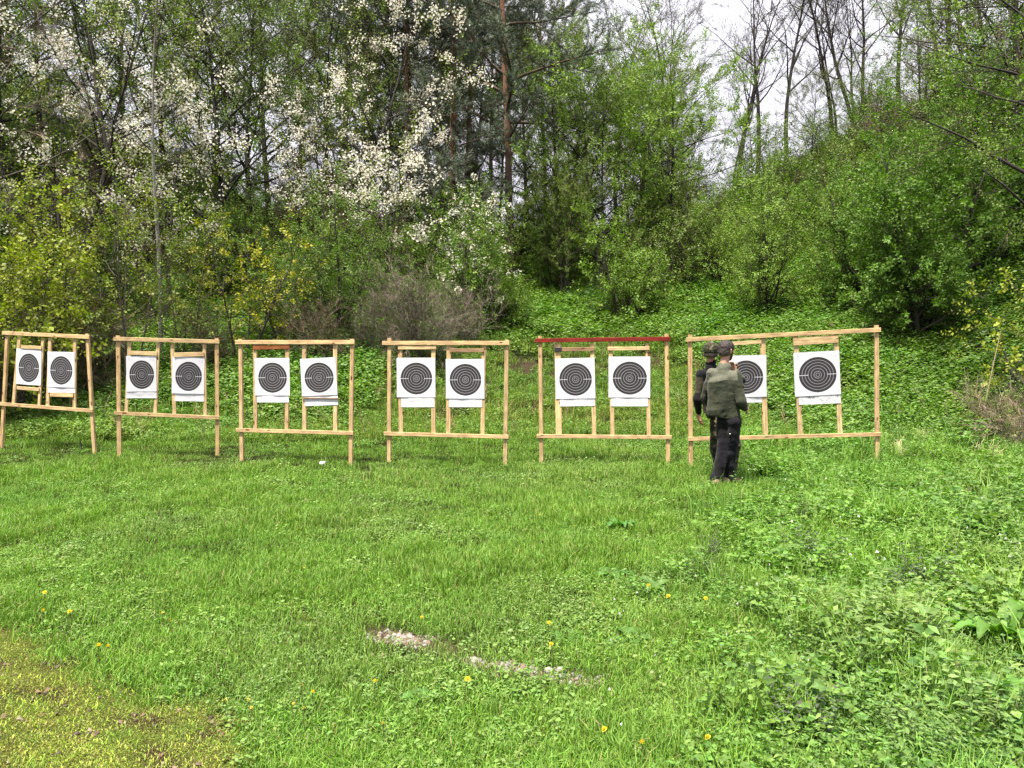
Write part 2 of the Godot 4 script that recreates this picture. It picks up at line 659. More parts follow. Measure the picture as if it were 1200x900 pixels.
func zone(px: float) -> String:
	if px < 110.0:
		return "behind the yellow-green shrubs"
	if px < 330.0:
		return "behind the blossoming cherries"
	if px < 470.0:
		return "between the cherries and the pines"
	if px < 660.0:
		return "around the pine trunks"
	if px < 830.0:
		return "behind the fresh green trees"
	if px < 1040.0:
		return "below the bare ridge trees"
	return "behind the rich green bushes"

func build_wood() -> void:
	rng.seed = 77
	var o: Node3D
	# --- shrub border at the foot of the bank
	var maple := with({"height": 5.2, "radius": 0.05, "stems": 5, "spread": 0.32, "kids": [16, 5, 0], "levels": 2, "from": [0.12, 0.2, 0.3], "shape": "bush", "ratio": [0.34, 0.45, 0.5], "dens": 5.5, "sprigs": ["maple", "maple", "young"], "size": 1.15, "bark": Color(0.10, 0.085, 0.065)})
	o = make_tree("maple_shrub", maple, foot(8, 15.2), "tall shrub with bright yellow-green leaves behind the slanted target frame", "shrub", "")
	make_tree("maple_shrub", with(maple.merged({"height": 4.0, "stems": 4}, true)), foot(-75, 14.2), "yellow-green shrub at the far end of the frame row", "shrub", "")
	again(o, foot(70, 17.0), 2.0, 0.85, "yellow-green leafy shrub standing behind the tall bright shrub")
	var sap := with({"height": 5.0, "radius": 0.035, "stems": 3, "spread": 0.2, "kids": [14, 4, 0], "from": [0.2, 0.2, 0.3], "shape": "bush", "ratio": [0.36, 0.45, 0.5], "dens": 4.2, "sprigs": ["young", "broad2"], "size": 1.1, "tint": Color(1.05, 1.0, 0.9), "bark": Color(0.13, 0.11, 0.085)})
	o = make_tree("sapling_tree", sap, foot(150, 16.6), "slender sapling with sparse pale green leaf sprays above the gap between two frames", "sapling", "")
	again(o, foot(215, 17.6), 1.1, 0.8, "small sapling with pale leaf sprays under the slim white trunk")
	var birch := with({"height": 10.5, "radius": 0.06, "kids": [16, 4, 0], "from": [0.45, 0.3, 0.3], "ratio": [0.2, 0.4, 0.5], "dens": 3.0, "sprigs": ["young"], "size": 0.9, "wob": [0.05, 0.16, 0.2], "bark": Color(0.42, 0.40, 0.36), "limb": Color(0.10, 0.075, 0.06), "bark_top": Color(0.12, 0.09, 0.07), "bark_from": 0.6})
	make_tree("birch_tree", birch, foot(186, 18.6), "slim birch with a pale whitish trunk in front of the blossom", "tree", "")
	var yellow := with({"height": 3.9, "radius": 0.04, "stems": 4, "spread": 0.35, "kids": [12, 4, 0], "from": [0.2, 0.2, 0.3], "shape": "bush", "ratio": [0.36, 0.45, 0.5], "dens": 3.6, "sprigs": ["young", "maple"], "size": 1.0, "tint": Color(1.2, 1.0, 0.8)})
	make_tree("yellow_shrub", yellow, foot(285, 18.6), "loose shrub with yellowish young leaves on the bank behind the brown-barred frame", "shrub", "")
	# --- blossom
	var bl := with({"height": 9.5, "radius": 0.12, "stems": 2, "spread": 0.22, "levels": 2, "kids": [17, 6, 0], "from": [0.34, 0.3, 0.2], "ratio": [0.27, 0.42, 0.5], "shape": "round", "dens": 5.2, "sprigs": ["blossom", "blossom", "blossom", "blossom", "young"], "clump": -0.03, "other": "young", "size": 1.25, "bark": Color(0.045, 0.036, 0.03), "tint_var": 0.06})
	make_tree("cherry_tree", with(bl.merged({"lean": Vector3(0.28, 0, 0.05), "height": 10.0, "clump": 0.24}, true)), foot(60, 20.5), "tall wild cherry with dark leaning stems and only thin white blossom", "tree", "")
	make_tree("cherry_tree", with(bl.merged({"lean": Vector3(0.05, 0, 0), "height": 10.0}, true)), foot(190, 21.5), "white blossoming cherry beside the slim pale birch", "tree", "")
	make_tree("cherry_tree", with(bl.merged({"height": 9.8, "stems": 2, "lean": Vector3(0.05, 0, 0.03)}, true)), foot(384, 23.5), "white blossoming cherry in front of the pines", "tree", "")
	make_tree("cherry_tree", with(bl.merged({"height": 4.8, "stems": 1, "radius": 0.07, "lean": Vector3(0.1, 0, 0.03)}, true)), foot(450, 23.0), "smaller white cherry with low blossom beside the dry grey shrubs", "tree", "")
	make_tree("bird_cherry_shrub", with({"height": 4.6, "radius": 0.06, "stems": 3, "spread": 0.3, "kids": [14, 5, 0], "from": [0.2, 0.2, 0.2], "shape": "bush", "dens": 5.0, "sprigs": ["blossom2", "broad", "broad", "fine"], "size": 1.1}), foot(535, 22.0), "green shrub with white flower tips under the pines", "shrub", "")
	# --- grey dry shrubs
	var dead := with({"height": 2.6, "radius": 0.025, "stems": 8, "spread": 0.5, "kids": [12, 4, 0], "from": [0.15, 0.2, 0.3], "shape": "bush", "ratio": [0.4, 0.5, 0.5], "dens": 5.5, "sprigs": ["dead", "dead", "dead", "fine", "fine_dim"], "size": 0.85, "tint": Color(0.95, 1.0, 1.08), "bark": Color(0.15, 0.13, 0.11), "tint_var": 0.2})
	o = make_tree("dry_shrub", dead, foot(497, 19.2), "grey-brown leafless thorny shrub, the largest of the dry thicket", "shrub", "")
	again(o, foot(440, 19.4), 2.2, 0.85, "grey-brown leafless shrub in the dry thicket beside the leafy slope")
	again(o, foot(545, 20.6), 4.0, 0.75, "grey-brown leafless shrub in the dry thicket beside the white-tipped bush")
	# --- leafy shrubs behind the frames
	var shrub := with({"height": 4.2, "radius": 0.05, "stems": 5, "spread": 0.4, "kids": [15, 5, 0], "from": [0.12, 0.2, 0.3], "shape": "bush", "ratio": [0.38, 0.45, 0.5], "dens": 5.5, "sprigs": ["fine", "broad2"], "size": 1.25, "tint": Color(0.95, 1.0, 0.95)})
	var shrub_a := make_tree("leafy_shrub", shrub, foot(395, 20.6), "dense green shrub with drooping branches below the white cherry", "shrub", "")
	var shrub_b := make_tree("leafy_shrub", with(shrub.merged({"sprigs": ["broad", "broad2"], "tint": Color(1.15, 1.2, 1.0), "height": 3.4}, true)), foot(735, 24.0), "round fresh green shrub at the top of the open grass", "shrub", "")
	var shrub_c := make_tree("leafy_shrub", with(shrub.merged({"sprigs": ["fine"], "tint": Color(1.3, 1.3, 1.15), "height": 4.0, "dens": 5.0}, true)), foot(905, 22.8), "pale green fine-leaved shrub on the bank behind the widest frame", "shrub", "")
	again(shrub_a, foot(335, 20.0), 1.3, 0.8, "lower green shrub beside the loose yellowish one")
	again(shrub_c, foot(965, 23.6), 2.4, 1.0, "pale green shrub touching the big dark green bush")
	again(shrub_b, foot(590, 22.6), 0.6, 0.7, "small green shrub in front of the large pine trunk")
	again(shrub_c, foot(850, 25.5), 4.4, 0.85, "pale green shrub at the foot of the bare ridge trees")
	var big := with({"height": 5.6, "radius": 0.08, "stems": 5, "spread": 0.34, "kids": [20, 6, 0], "from": [0.08, 0.2, 0.3], "shape": "bush", "ratio": [0.36, 0.45, 0.5], "dens": 7.0, "sprigs": ["broad"], "size": 1.15, "tint": Color(0.85, 1.02, 0.8)})
	var big_a := make_tree("hazel_bush", big, foot(1078, 18.8), "big rounded bush with rich dark green leaves beyond the widest frame", "bush", "")
	again(big_a, foot(1150, 20.5), 2.0, 1.05, "rich green bush standing behind the bramble edge")
	again(big_a, foot(1010, 21.8), 3.6, 0.8, "rich green bush half hidden behind the big rounded one")
	# --- overhanging trees by the bramble edge
	var over := with({"height": 9.0, "radius": 0.13, "kids": [20, 8, 0], "from": [0.25, 0.2, 0.2], "ang": [72.0, 45.0, 40.0], "ratio": [0.40, 0.40, 0.5], "shape": "round", "dens": 6.0, "sprigs": ["fine", "broad2", "fine", "bare"], "size": 1.15, "lean": Vector3(-0.12, 0, 0.05), "tint": Color(1.05, 1.05, 0.95), "trop": [0.04, 0.0, -0.02], "bark": Color(0.05, 0.04, 0.033)})
	make_tree("overhanging_tree", over, foot(1275, 15.5), "tree reaching long dark limbs out over the bramble edge", "tree", "")
	make_tree("overhanging_tree", with(over.merged({"sprigs": ["budding", "bare", "fine"], "height": 10.0, "dens": 3.6, "ratio": [0.26, 0.4, 0.5]}, true)), foot(1190, 21.0), "thinly leaved tree with spreading dark branches behind the rich green bushes", "tree", "")
	var bramble := with({"height": 1.5, "radius": 0.015, "stems": 9, "spread": 0.8, "kids": [8, 3, 0], "from": [0.1, 0.2, 0.3], "shape": "bush", "dens": 6.0, "trop": [-0.03, 0.0, 0.0], "sprigs": ["dead", "dead", "fine_dim", "young"], "size": 0.8, "bark": Color(0.16, 0.12, 0.085)})
	o = make_tree("bramble_bush", bramble, foot(1195, 13.6), "tangled brown bramble at the edge of the herb meadow", "bramble", "")
	again(o, foot(1230, 12.4), 1.5, 1.0, "brown bramble tangle at the end of the herb meadow")
	make_tree("white_tipped_shrub", with({"height": 2.6, "radius": 0.03, "stems": 4, "spread": 0.4, "kids": [10, 4, 0], "from": [0.2, 0.2, 0.2], "shape": "bush", "dens": 4.0, "sprigs": ["young", "maple"], "size": 1.0, "tint": Color(1.1, 1.1, 1.0)}), foot(1215, 14.4), "pale leaved shrub rising above the brown brambles", "shrub", "")
	# --- bare twiggy tree
	var bare := with({"height": 9.0, "radius": 0.09, "kids": [18, 6, 0], "from": [0.35, 0.2, 0.2], "ang": [60.0, 45.0, 40.0], "ratio": [0.4, 0.4, 0.5], "dens": 3.0, "sprigs": ["dead", "bare"], "size": 1.0, "bark": Color(0.10, 0.085, 0.07)})
	make_tree("bare_tree", bare, foot(-35, 17.0), "leafless tree with grey twigs above the yellow-green shrubs", "tree", "")
	# --- pines
	var pine := with({"height": 17.0, "radius": 0.15, "levels": 2, "kids": [30, 6, 0], "from": [0.28, 0.3, 0.2], "ang": [84.0, 50.0, 40.0], "ratio": [0.2, 0.45, 0.5], "shape": "round", "dens": 5.8, "leafy": 1, "sprigs": ["pine"], "size": 1.35, "wob": [0.025, 0.2, 0.22], "trop": [0.03, 0.07, 0.1], "taper": [0.75, 0.85, 0.8], "bark": Color(0.10, 0.07, 0.055), "limb": Color(0.13, 0.085, 0.06), "bark_top": Color(0.30, 0.145, 0.08), "bark_from": 0.2, "tint": Color(1, 1, 1)})
	make_tree("pine_tree", pine, foot(601, 27.5), "thick pine whose orange trunk stands clear in the middle of the wood", "tree", "pines")
	var pine_b := make_tree("pine_tree", with(pine.merged({"height": 16.0, "radius": 0.15, "kids": [30, 7, 0], "dens": 4.6}, true)), foot(483, 33.0), "pine with grey-green needles and brown trunk behind the white cherries", "tree", "pines")
	var pine_c := make_tree("pine_tree", with(pine.merged({"height": 16.0, "radius": 0.12, "from": [0.5, 0.3, 0.2], "dens": 5.0}, true)), foot(531, 30.0), "slim pine, one of several standing close together", "tree", "pines")
	again(pine_c, foot(547, 31.5), 2.0, 1.02)
	again(pine_c, foot(481, 29.5), 3.3, 0.98)
	again(pine_c, foot(640, 41.0), 4.0, 0.95)
	again(pine_b, foot(440, 36.0), 1.0, 0.9)
	again(pine_b, foot(575, 42.0), 3.0, 0.9)
	again(pine_b, foot(405, 41.0), 5.0, 0.95)
	# a low young pine with sagging grey-green boughs
	make_tree("young_pine", with(pine.merged({"height": 7.5, "radius": 0.09, "kids": [26, 6, 0], "from": [0.15, 0.3, 0.2], "ratio": [0.26, 0.45, 0.5], "shape": "round", "tint": Color(1.35, 1.25, 1.35)}, true)), foot(530, 27.5), "young pine with sagging grey-green boughs beside the thick orange trunk", "tree", "pines")
	# --- fresh green trees in the middle of the slope
	var mid := with({"height": 8.6, "radius": 0.1, "stems": 2, "spread": 0.14, "kids": [22, 6, 0], "from": [0.18, 0.2, 0.2], "dens": 6.0, "sprigs": ["broad", "fine"], "size": 1.4, "tint": Color(1.3, 1.3, 1.15), "bark": Color(0.05, 0.042, 0.035)})
	var mid_a := make_tree("broadleaf_tree", mid, foot(705, 28.0), "fresh green tree with forked dark stems behind the round shrub", "tree", "")
	var mid_b := make_tree("broadleaf_tree", with(mid.merged({"sprigs": ["fine", "fine_dim"], "height": 9.0, "tint": Color(1.15, 1.12, 1.0)}, true)), foot(660, 32.0), "dull green tree growing between the thick pine and the forked tree", "tree", "")
	again(mid_a, foot(790, 31.0), 2.2, 0.9, "fresh green tree at the foot of the bare ridge trees")
	again(mid_b, foot(745, 35.0), 1.2, 1.0, "dull green tree standing behind the forked fresh green one")
	again(mid_b, foot(662, 26.5), 3.2, 0.55, "low dull green tree beside the thick pine's foot")
	# --- bare trees on the ridge against the sky
	var ridge := with({"height": 12.5, "radius": 0.13, "stems": 2, "spread": 0.1, "kids": [16, 5, 0], "from": [0.3, 0.25, 0.2], "ang": [42.0, 42.0, 40.0], "ratio": [0.3, 0.42, 0.5], "shape": "round", "dens": 1.9, "sprigs": ["budding", "bare"], "size": 1.4, "wob": [0.09, 0.2, 0.25], "trop": [0.05, 0.1, 0.05], "bark": Color(0.028, 0.023, 0.02), "tint": Color(0.6, 0.6, 0.6)})
	var rl := "thin dark tree almost bare of leaves standing on the ridge against the sky"
	var ra := make_tree("ridge_tree", ridge, foot(858, 42.0), rl, "tree", "bare trees along the ridge")
	var rb := make_tree("ridge_tree", with(ridge.merged({"stems": 1, "height": 13.0}, true)), foot(918, 41.0), rl, "tree", "bare trees along the ridge")
	var rc := make_tree("ridge_tree", with(ridge.merged({"stems": 3, "spread": 0.16, "height": 12.0}, true)), foot(1003, 41.0), rl, "tree", "bare trees along the ridge")
	for q in [[ra, 772, 40.0, 1.0, 1.0], [rb, 786, 43.0, 3.0, 1.05], [rb, 884, 44.0, 2.0, 1.0], [ra, 975, 45.0, 3.0, 1.0], [rb, 1048, 44.0, 5.0, 0.95], [rc, 1100, 45.0, 2.0, 1.0], [ra, 1140, 38.0, 1.5, 0.95], [rb, 720, 45.0, 0.4, 1.0], [ra, 1240, 40.0, 2.5, 1.0]]:
		again(q[0], foot(q[1], q[2]), q[3], q[4])
	# --- the rest of the hillside wood
	var fill := with({"height": 3.4, "radius": 0.04, "stems": 4, "spread": 0.4, "kids": [13, 5, 0], "from": [0.1, 0.2, 0.3], "shape": "bush", "ratio": [0.4, 0.45, 0.5], "dens": 3.6, "sprigs": ["fine_dim", "fine"], "size": 1.6, "tint": Color(0.95, 0.95, 0.95)})
	var fills := []
	fills.append(make_tree("slope_shrub", fill, foot(560, 27.0), "dull green shrub under the young pine", "shrub", "shrubs of the wooded slope"))
	fills.append(make_tree("slope_shrub", with(fill.merged({"sprigs": ["fine_dim", "dead"], "tint": Color(0.8, 0.75, 0.75)}, true)), foot(455, 26.0), "brownish twiggy shrub behind the smaller white cherry", "shrub", "shrubs of the wooded slope"))
	fills.append(make_tree("slope_shrub", with(fill.merged({"sprigs": ["broad2", "fine"], "tint": Color(0.9, 1.0, 0.85)}, true)), foot(270, 25.0), "fresh green shrub behind the loose yellowish one", "shrub", "shrubs of the wooded slope"))
	for q in [[25, 16.6, 0.55, "low brownish shrub tangled under the tall bright shrub"], [88, 16.4, 0.5, "low brownish shrub behind the gap beside the slanted frame"], [128, 17.4, 0.55, "low brownish shrub under the pale leaf sprays"], [255, 18.0, 0.45, "low brownish shrub on the leafy bank behind two frames"], [365, 18.6, 0.5, "low brownish shrub between the leafy bank and the dry thicket"]]:
		again(fills[1], foot(q[0], q[1]), q[0] * 0.1, q[2], q[3])
	var r2 := RandomNumberGenerator.new()
	r2.seed = 5
	for row in [[23.0, 95.0, 0.95], [27.0, 88.0, 1.0], [31.5, 80.0, 1.1], [36.0, 74.0, 1.1], [40.0, 68.0, 0.95]]:
		var px: float = -140.0
		while px < 1340.0:
			var q: float = px + r2.randf_range(-25.0, 25.0)
			var d: float = row[0] + r2.randf_range(-1.6, 1.6)
			# keep the open grass in the middle clear
			if not (q > 560.0 and q < 1000.0 and d < 25.5):
				var which := r2.randi() % 3
				var high := "at the foot of the slope " if d < 25.0 else "low on the slope " if d < 29.5 else "halfway up the slope " if d < 34.0 else "high on the slope " if d < 38.0 else "along the ridge "
				again(fills[which], foot(q, d), r2.randf() * TAU, row[2] * r2.randf_range(0.7, 1.15), ["dull green shrub ", "brownish twiggy shrub ", "fresh green shrub "][which] + high + zone(q))
			px += row[1]
	var deep := with({"height": 10.5, "radius": 0.13, "kids": [24, 6, 0], "from": [0.22, 0.2, 0.2], "dens": 4.6, "sprigs": ["fine_dim", "broad2"], "size": 1.7, "tint": Color(0.9, 0.95, 0.85), "bark": Color(0.05, 0.042, 0.036)})
	var da := make_tree("woodland_tree", deep, foot(15, 25.5), "leafy tree standing close behind the tall leaning cherry", "tree", "trees in the depth of the wood")
	var db := make_tree("woodland_tree", with(deep.merged({"height": 11.5, "sprigs": ["fine_dim", "budding"], "tint": Color(0.85, 0.85, 0.8)}, true)), foot(300, 28.0), "thinly leaved tree between the two groups of blossom", "tree", "trees in the depth of the wood")
	for q in [[da, 120, 27.0, 1.0], [db, 200, 30.0, 1.1], [da, 265, 25.0, 0.95], [db, 60, 31.0, 1.0], [da, -60, 24.0, 1.0], [db, -100, 30.0, 1.1], [da, 390, 30.0, 1.0], [db, 450, 29.0, 0.85], [da, 150, 37.0, 1.2], [db, 320, 37.0, 1.2], [da, 20, 38.0, 1.2], [db, 560, 34.0, 0.8],
		[da, 690, 40.0, 0.8], [da, 800, 37.0, 0.5], [db, 1180, 27.0, 1.0], [da, 1120, 29.0, 0.7], [da, 1260, 24.0, 1.0], [db, 1230, 31.0, 1.1], [da, 1075, 33.0, 0.55], [da, 1320, 20.0, 1.0], [db, -160, 20.0, 1.0], [da, 240, 40.0, 1.2], [db, 620, 37.0, 0.9], [db, 950, 36.0, 0.42], [da, 880, 38.0, 0.4], [da, 1010, 35.0, 0.42], [da, 470, 43.0, 1.1], [db, 520, 45.0, 1.2], [da, 585, 38.5, 0.75], [da, 735, 41.0, 0.75], [da, 655, 44.0, 0.95], [da, 350, 44.0, 1.2], [da, 760, 37.0, 0.7], [da, 430, 33.0, 0.85], [da, 505, 31.0, 0.6], [da, 410, 27.0, 0.6], [da, 262, 31.0, 0.9]]:
		again(q[0], foot(q[1], q[2]), r2.randf() * TAU, q[3], ("leafy " if q[0] == da else "thinly leaved ") + ("low tree " if q[3] < 0.6 else "tree ") + ("low on the slope " if q[2] < 28.5 else "halfway up the slope " if q[2] < 35.0 else "high on the slope ") + zone(q[1]))
	print("sprigs ", sprig_count)

# ------------------------------------------------------------------ target frames
var fo := Vector3.ZERO      # a point of the frame's plane
var fn := Vector3.BACK      # the frame's face, towards the shooters

func on_frame(px: float, py: float, off := 0.0) -> Vector3:
	var r := ray(px, py)
	var t := (fo + fn * off - EYE).dot(fn) / r.dot(fn)
	return EYE + r * t

func plank_mesh(a: Vector3, b: Vector3, width: float, thick: float, face: Vector3, tint: Color) -> ArrayMesh:
	var mb := MB.new()
	var ax := (b - a).normalized()
	var f := (face - ax * face.dot(ax)).normalized()
	var s := ax.cross(f).normalized()
	var c := 0.003
	var hw := width * 0.5
	var ht := thick * 0.5
	var ring := [Vector2(-hw + c, -ht), Vector2(hw - c, -ht), Vector2(hw, -ht + c), Vector2(hw, ht - c), Vector2(hw - c, ht), Vector2(-hw + c, ht), Vector2(-hw, ht - c), Vector2(-hw, -ht + c)]
	var length := a.distance_to(b)
	var u0 := rng.randf()
	var v0 := rng.randf()
	var run := 0.0
	for k in 8:
		var p: Vector2 = ring[k]
		var q: Vector2 = ring[(k + 1) % 8]
		var nn := (s * (q.y - p.y) - f * (q.x - p.x)).normalized()
		var w := p.distance_to(q)
		var i0 := mb.vert(a + s * p.x + f * p.y, nn, tint, Vector2(u0 + run * 2.5, v0))
		var i1 := mb.vert(a + s * q.x + f * q.y, nn, tint, Vector2(u0 + (run + w) * 2.5, v0))
		var i2 := mb.vert(b + s * q.x + f * q.y, nn, tint, Vector2(u0 + (run + w) * 2.5, v0 + length * 0.45))
		var i3 := mb.vert(b + s * p.x + f * p.y, nn, tint, Vector2(u0 + run * 2.5, v0 + length * 0.45))
		mb.face(i0, i1, i2)
		mb.face(i0, i2, i3)
		run += w
	for e in [[a, -ax], [b, ax]]:
		var first := mb.v.size()
		for p in ring:
			mb.vert(e[0] + s * p.x + f * p.y, e[1], tint * 0.85, Vector2(u0, v0) + p * 2.5)
		for k in 6:
			mb.face(first, first + k + 1, first + k + 2)
	return mb.mesh()

func wood_image() -> ImageTexture:
	var w := 192
	var h := 768
	var im := Image.create(w, h, false, Image.FORMAT_RGB8)
	var f := FastNoiseLite.new()
	f.seed = 4
	f.frequency = 0.02
	f.fractal_octaves = 4
	var knots := []
	var r := RandomNumberGenerator.new()
	r.seed = 9
	for k in 10:
		knots.append(Vector3(r.randf() * w, r.randf() * h, r.randf_range(2.5, 6.0)))
	for y in h:
		for x in w:
			var bend := 0.0
			var dark := 0.0
			for k: Vector3 in knots:
				var dx := x - k.x
				var dy := (y - k.y) * 0.45
				var q := sqrt(dx * dx + dy * dy)
				if q < 30.0:
					bend += signf(dx) * 9.0 * exp(-q / 9.0)
					dark = maxf(dark, 1.0 - smoothstep(k.z * 0.6, k.z * 1.3, q))
			var g := f.get_noise_2d((x + bend) * 14.0, y * 0.55)
			var g2 := f.get_noise_2d((x + bend) * 3.0 + 500.0, y * 0.3)
			var blot := f.get_noise_2d(x * 0.8 + 900.0, y * 0.8)
			var k := clampf(0.80 + 0.16 * g + 0.14 * g2 + 0.10 * blot, 0.3, 1.0)
			var col := Color(k, k * (0.94 + 0.05 * g2), k * (0.84 + 0.08 * g))
			im.set_pixel(x, y, col.lerp(Color(0.35, 0.22, 0.13), dark * 0.85))
	return ImageTexture.create_from_image(im)

func target_image(kind: int) -> ImageTexture:
	var w := 384
	var h := 392
	var im := Image.create(w, h, false, Image.FORMAT_RGB8)
	var r := RandomNumberGenerator.new()
	r.seed = 40 + kind
	var cx := 0.51 * w
	var cy := 0.525 * h
	var rad := 0.41 * w
	for y in h:
		for x in w:
			var n := na.get_noise_2d(x * 1.1, y * 1.1 + kind * 300.0)
			var k := 0.745 + 0.02 * n
			var col := Color(k, k, k * 1.04)
			var q := Vector2(x - cx, y - cy).length() / rad
			if q < 1.0:
				col = Color(0.12, 0.115, 0.135) * (1.0 + 0.06 * n)
				for ring in [0.1, 0.2, 0.36, 0.52, 0.68, 0.84]:
					var e: float = absf(q - ring) * rad
					if e < 2.8:
						col = col.lerp(Color(0.56, 0.55, 0.58), 1.0 - smoothstep(1.1, 2.8, e))
				if q > 0.5 and absf(y - cy) < 2.6:
					col = Color(0.72, 0.72, 0.76)
			im.set_pixel(x, y, col)
	# printed lines in the top corner and a small emblem opposite
	var ink := Color(0.45, 0.45, 0.58)
	for line in [[0.79, 0.085, 0.94], [0.82, 0.115, 0.94], [0.87, 0.14, 0.94]]:
		var x := int(line[0] * w)
		while x < int(line[2] * w):
			var ww := 2 + r.randi() % 4
			im.fill_rect(Rect2i(x, int(line[1] * h) - r.randi() % 2, ww, 5), ink.lerp(Color(0.9, 0.9, 0.92), r.randf() * 0.6))
			x += ww + 1 + r.randi() % 3
	for y in range(22, 52):
		for x in range(26, 50):
			var q := Vector2((x - 38) / 10.0, (y - 37) / 14.0).length()
			if absf(q - 0.8) < 0.18 or (absf(x - 38) < 2 and q < 0.8):
				im.set_pixel(x, y, Color(0.62, 0.62, 0.74))
	if kind > 0:
		for k in 10:
			var a := r.randf() * TAU
			var d := r.randf() * 0.8 * rad
			im.fill_rect(Rect2i(int(cx + cos(a) * d), int(cy + sin(a) * d), 5, 5), Color(0.5, 0.5, 0.5))
	return ImageTexture.create_from_image(im)

func backing_image(holes: bool) -> ImageTexture:
	var im := Image.create(192, 96, false, Image.FORMAT_RGB8)
	var r := RandomNumberGenerator.new()
	r.seed = 6
	for y in 96:
		for x in 192:
			var k := 0.73 + 0.03 * na.get_noise_2d(x * 1.4, y * 2.0)
			im.set_pixel(x, y, Color(k, k, k * 1.04))
	if holes:
		im.fill_rect(Rect2i(8, 40, 176, 2), Color(0.6, 0.6, 0.66))
		for k in 26:
			im.fill_rect(Rect2i(r.randi_range(8, 180), r.randi_range(34, 90), 4, 4), Color(0.16, 0.16, 0.18))
	return ImageTexture.create_from_image(im)

func sheet_mesh(tl: Vector3, tr: Vector3, br: Vector3, bl: Vector3, nn: Vector3, wave: float, seed_: int) -> ArrayMesh:
	var mb := MB.new()
	# a true rectangle of paper, turned in the frame's plane
	var mid := (tl + tr + br + bl) * 0.25
	var across := (tr - tl + br - bl).normalized()
	var down := across.cross(nn).normalized()
	if down.y > 0.0:
		down = -down
	var hw := (tl.distance_to(tr) + bl.distance_to(br)) * 0.25
	var hh := (tl.distance_to(bl) + tr.distance_to(br)) * 0.25
	tl = mid - across * hw - down * hh
	tr = mid + across * hw - down * hh
	br = mid + across * hw + down * hh
	bl = mid - across * hw + down * hh
	var n := 12
	for j in n + 1:
		for i in n + 1:
			var u := float(i) / n
			var v := float(j) / n
			var p := tl.lerp(tr, u).lerp(bl.lerp(br, u), v)
			var lift := wave * (0.5 + 0.5 * nb.get_noise_3d(u * 14.0 + seed_ * 31.0, v * 10.0, seed_))
			lift *= 0.3 + 0.7 * sin(PI * u) + 0.6 * smoothstep(0.8, 1.0, v)
			mb.vert(p + nn * lift, nn, Color.WHITE, Vector2(u, v))
	for j in n:
		for i in n:
			var a := j * (n + 1) + i
			mb.face(a, a + 1, a + n + 2)
			mb.face(a, a + n + 2, a + n + 1)
	# smooth normals from the bent grid
	for j in n + 1:
		for i in n + 1:
			var du := mb.v[j * (n + 1) + mini(i + 1, n)] - mb.v[j * (n + 1) + maxi(i - 1, 0)]
			var dv := mb.v[mini(j + 1, n) * (n + 1) + i] - mb.v[maxi(j - 1, 0) * (n + 1) + i]
			var q := dv.cross(du).normalized()
			mb.n[j * (n + 1) + i] = q if q.dot(nn) > 0.0 else -q
	return mb.mesh()

const RAW := Color(0.67, 0.53, 0.36)
const PALE := Color(0.76, 0.63, 0.43)
const AGED := Color(0.36, 0.26, 0.19)
const RUST := Color(0.34, 0.13, 0.06)
const RED := Color(0.24, 0.03, 0.025)

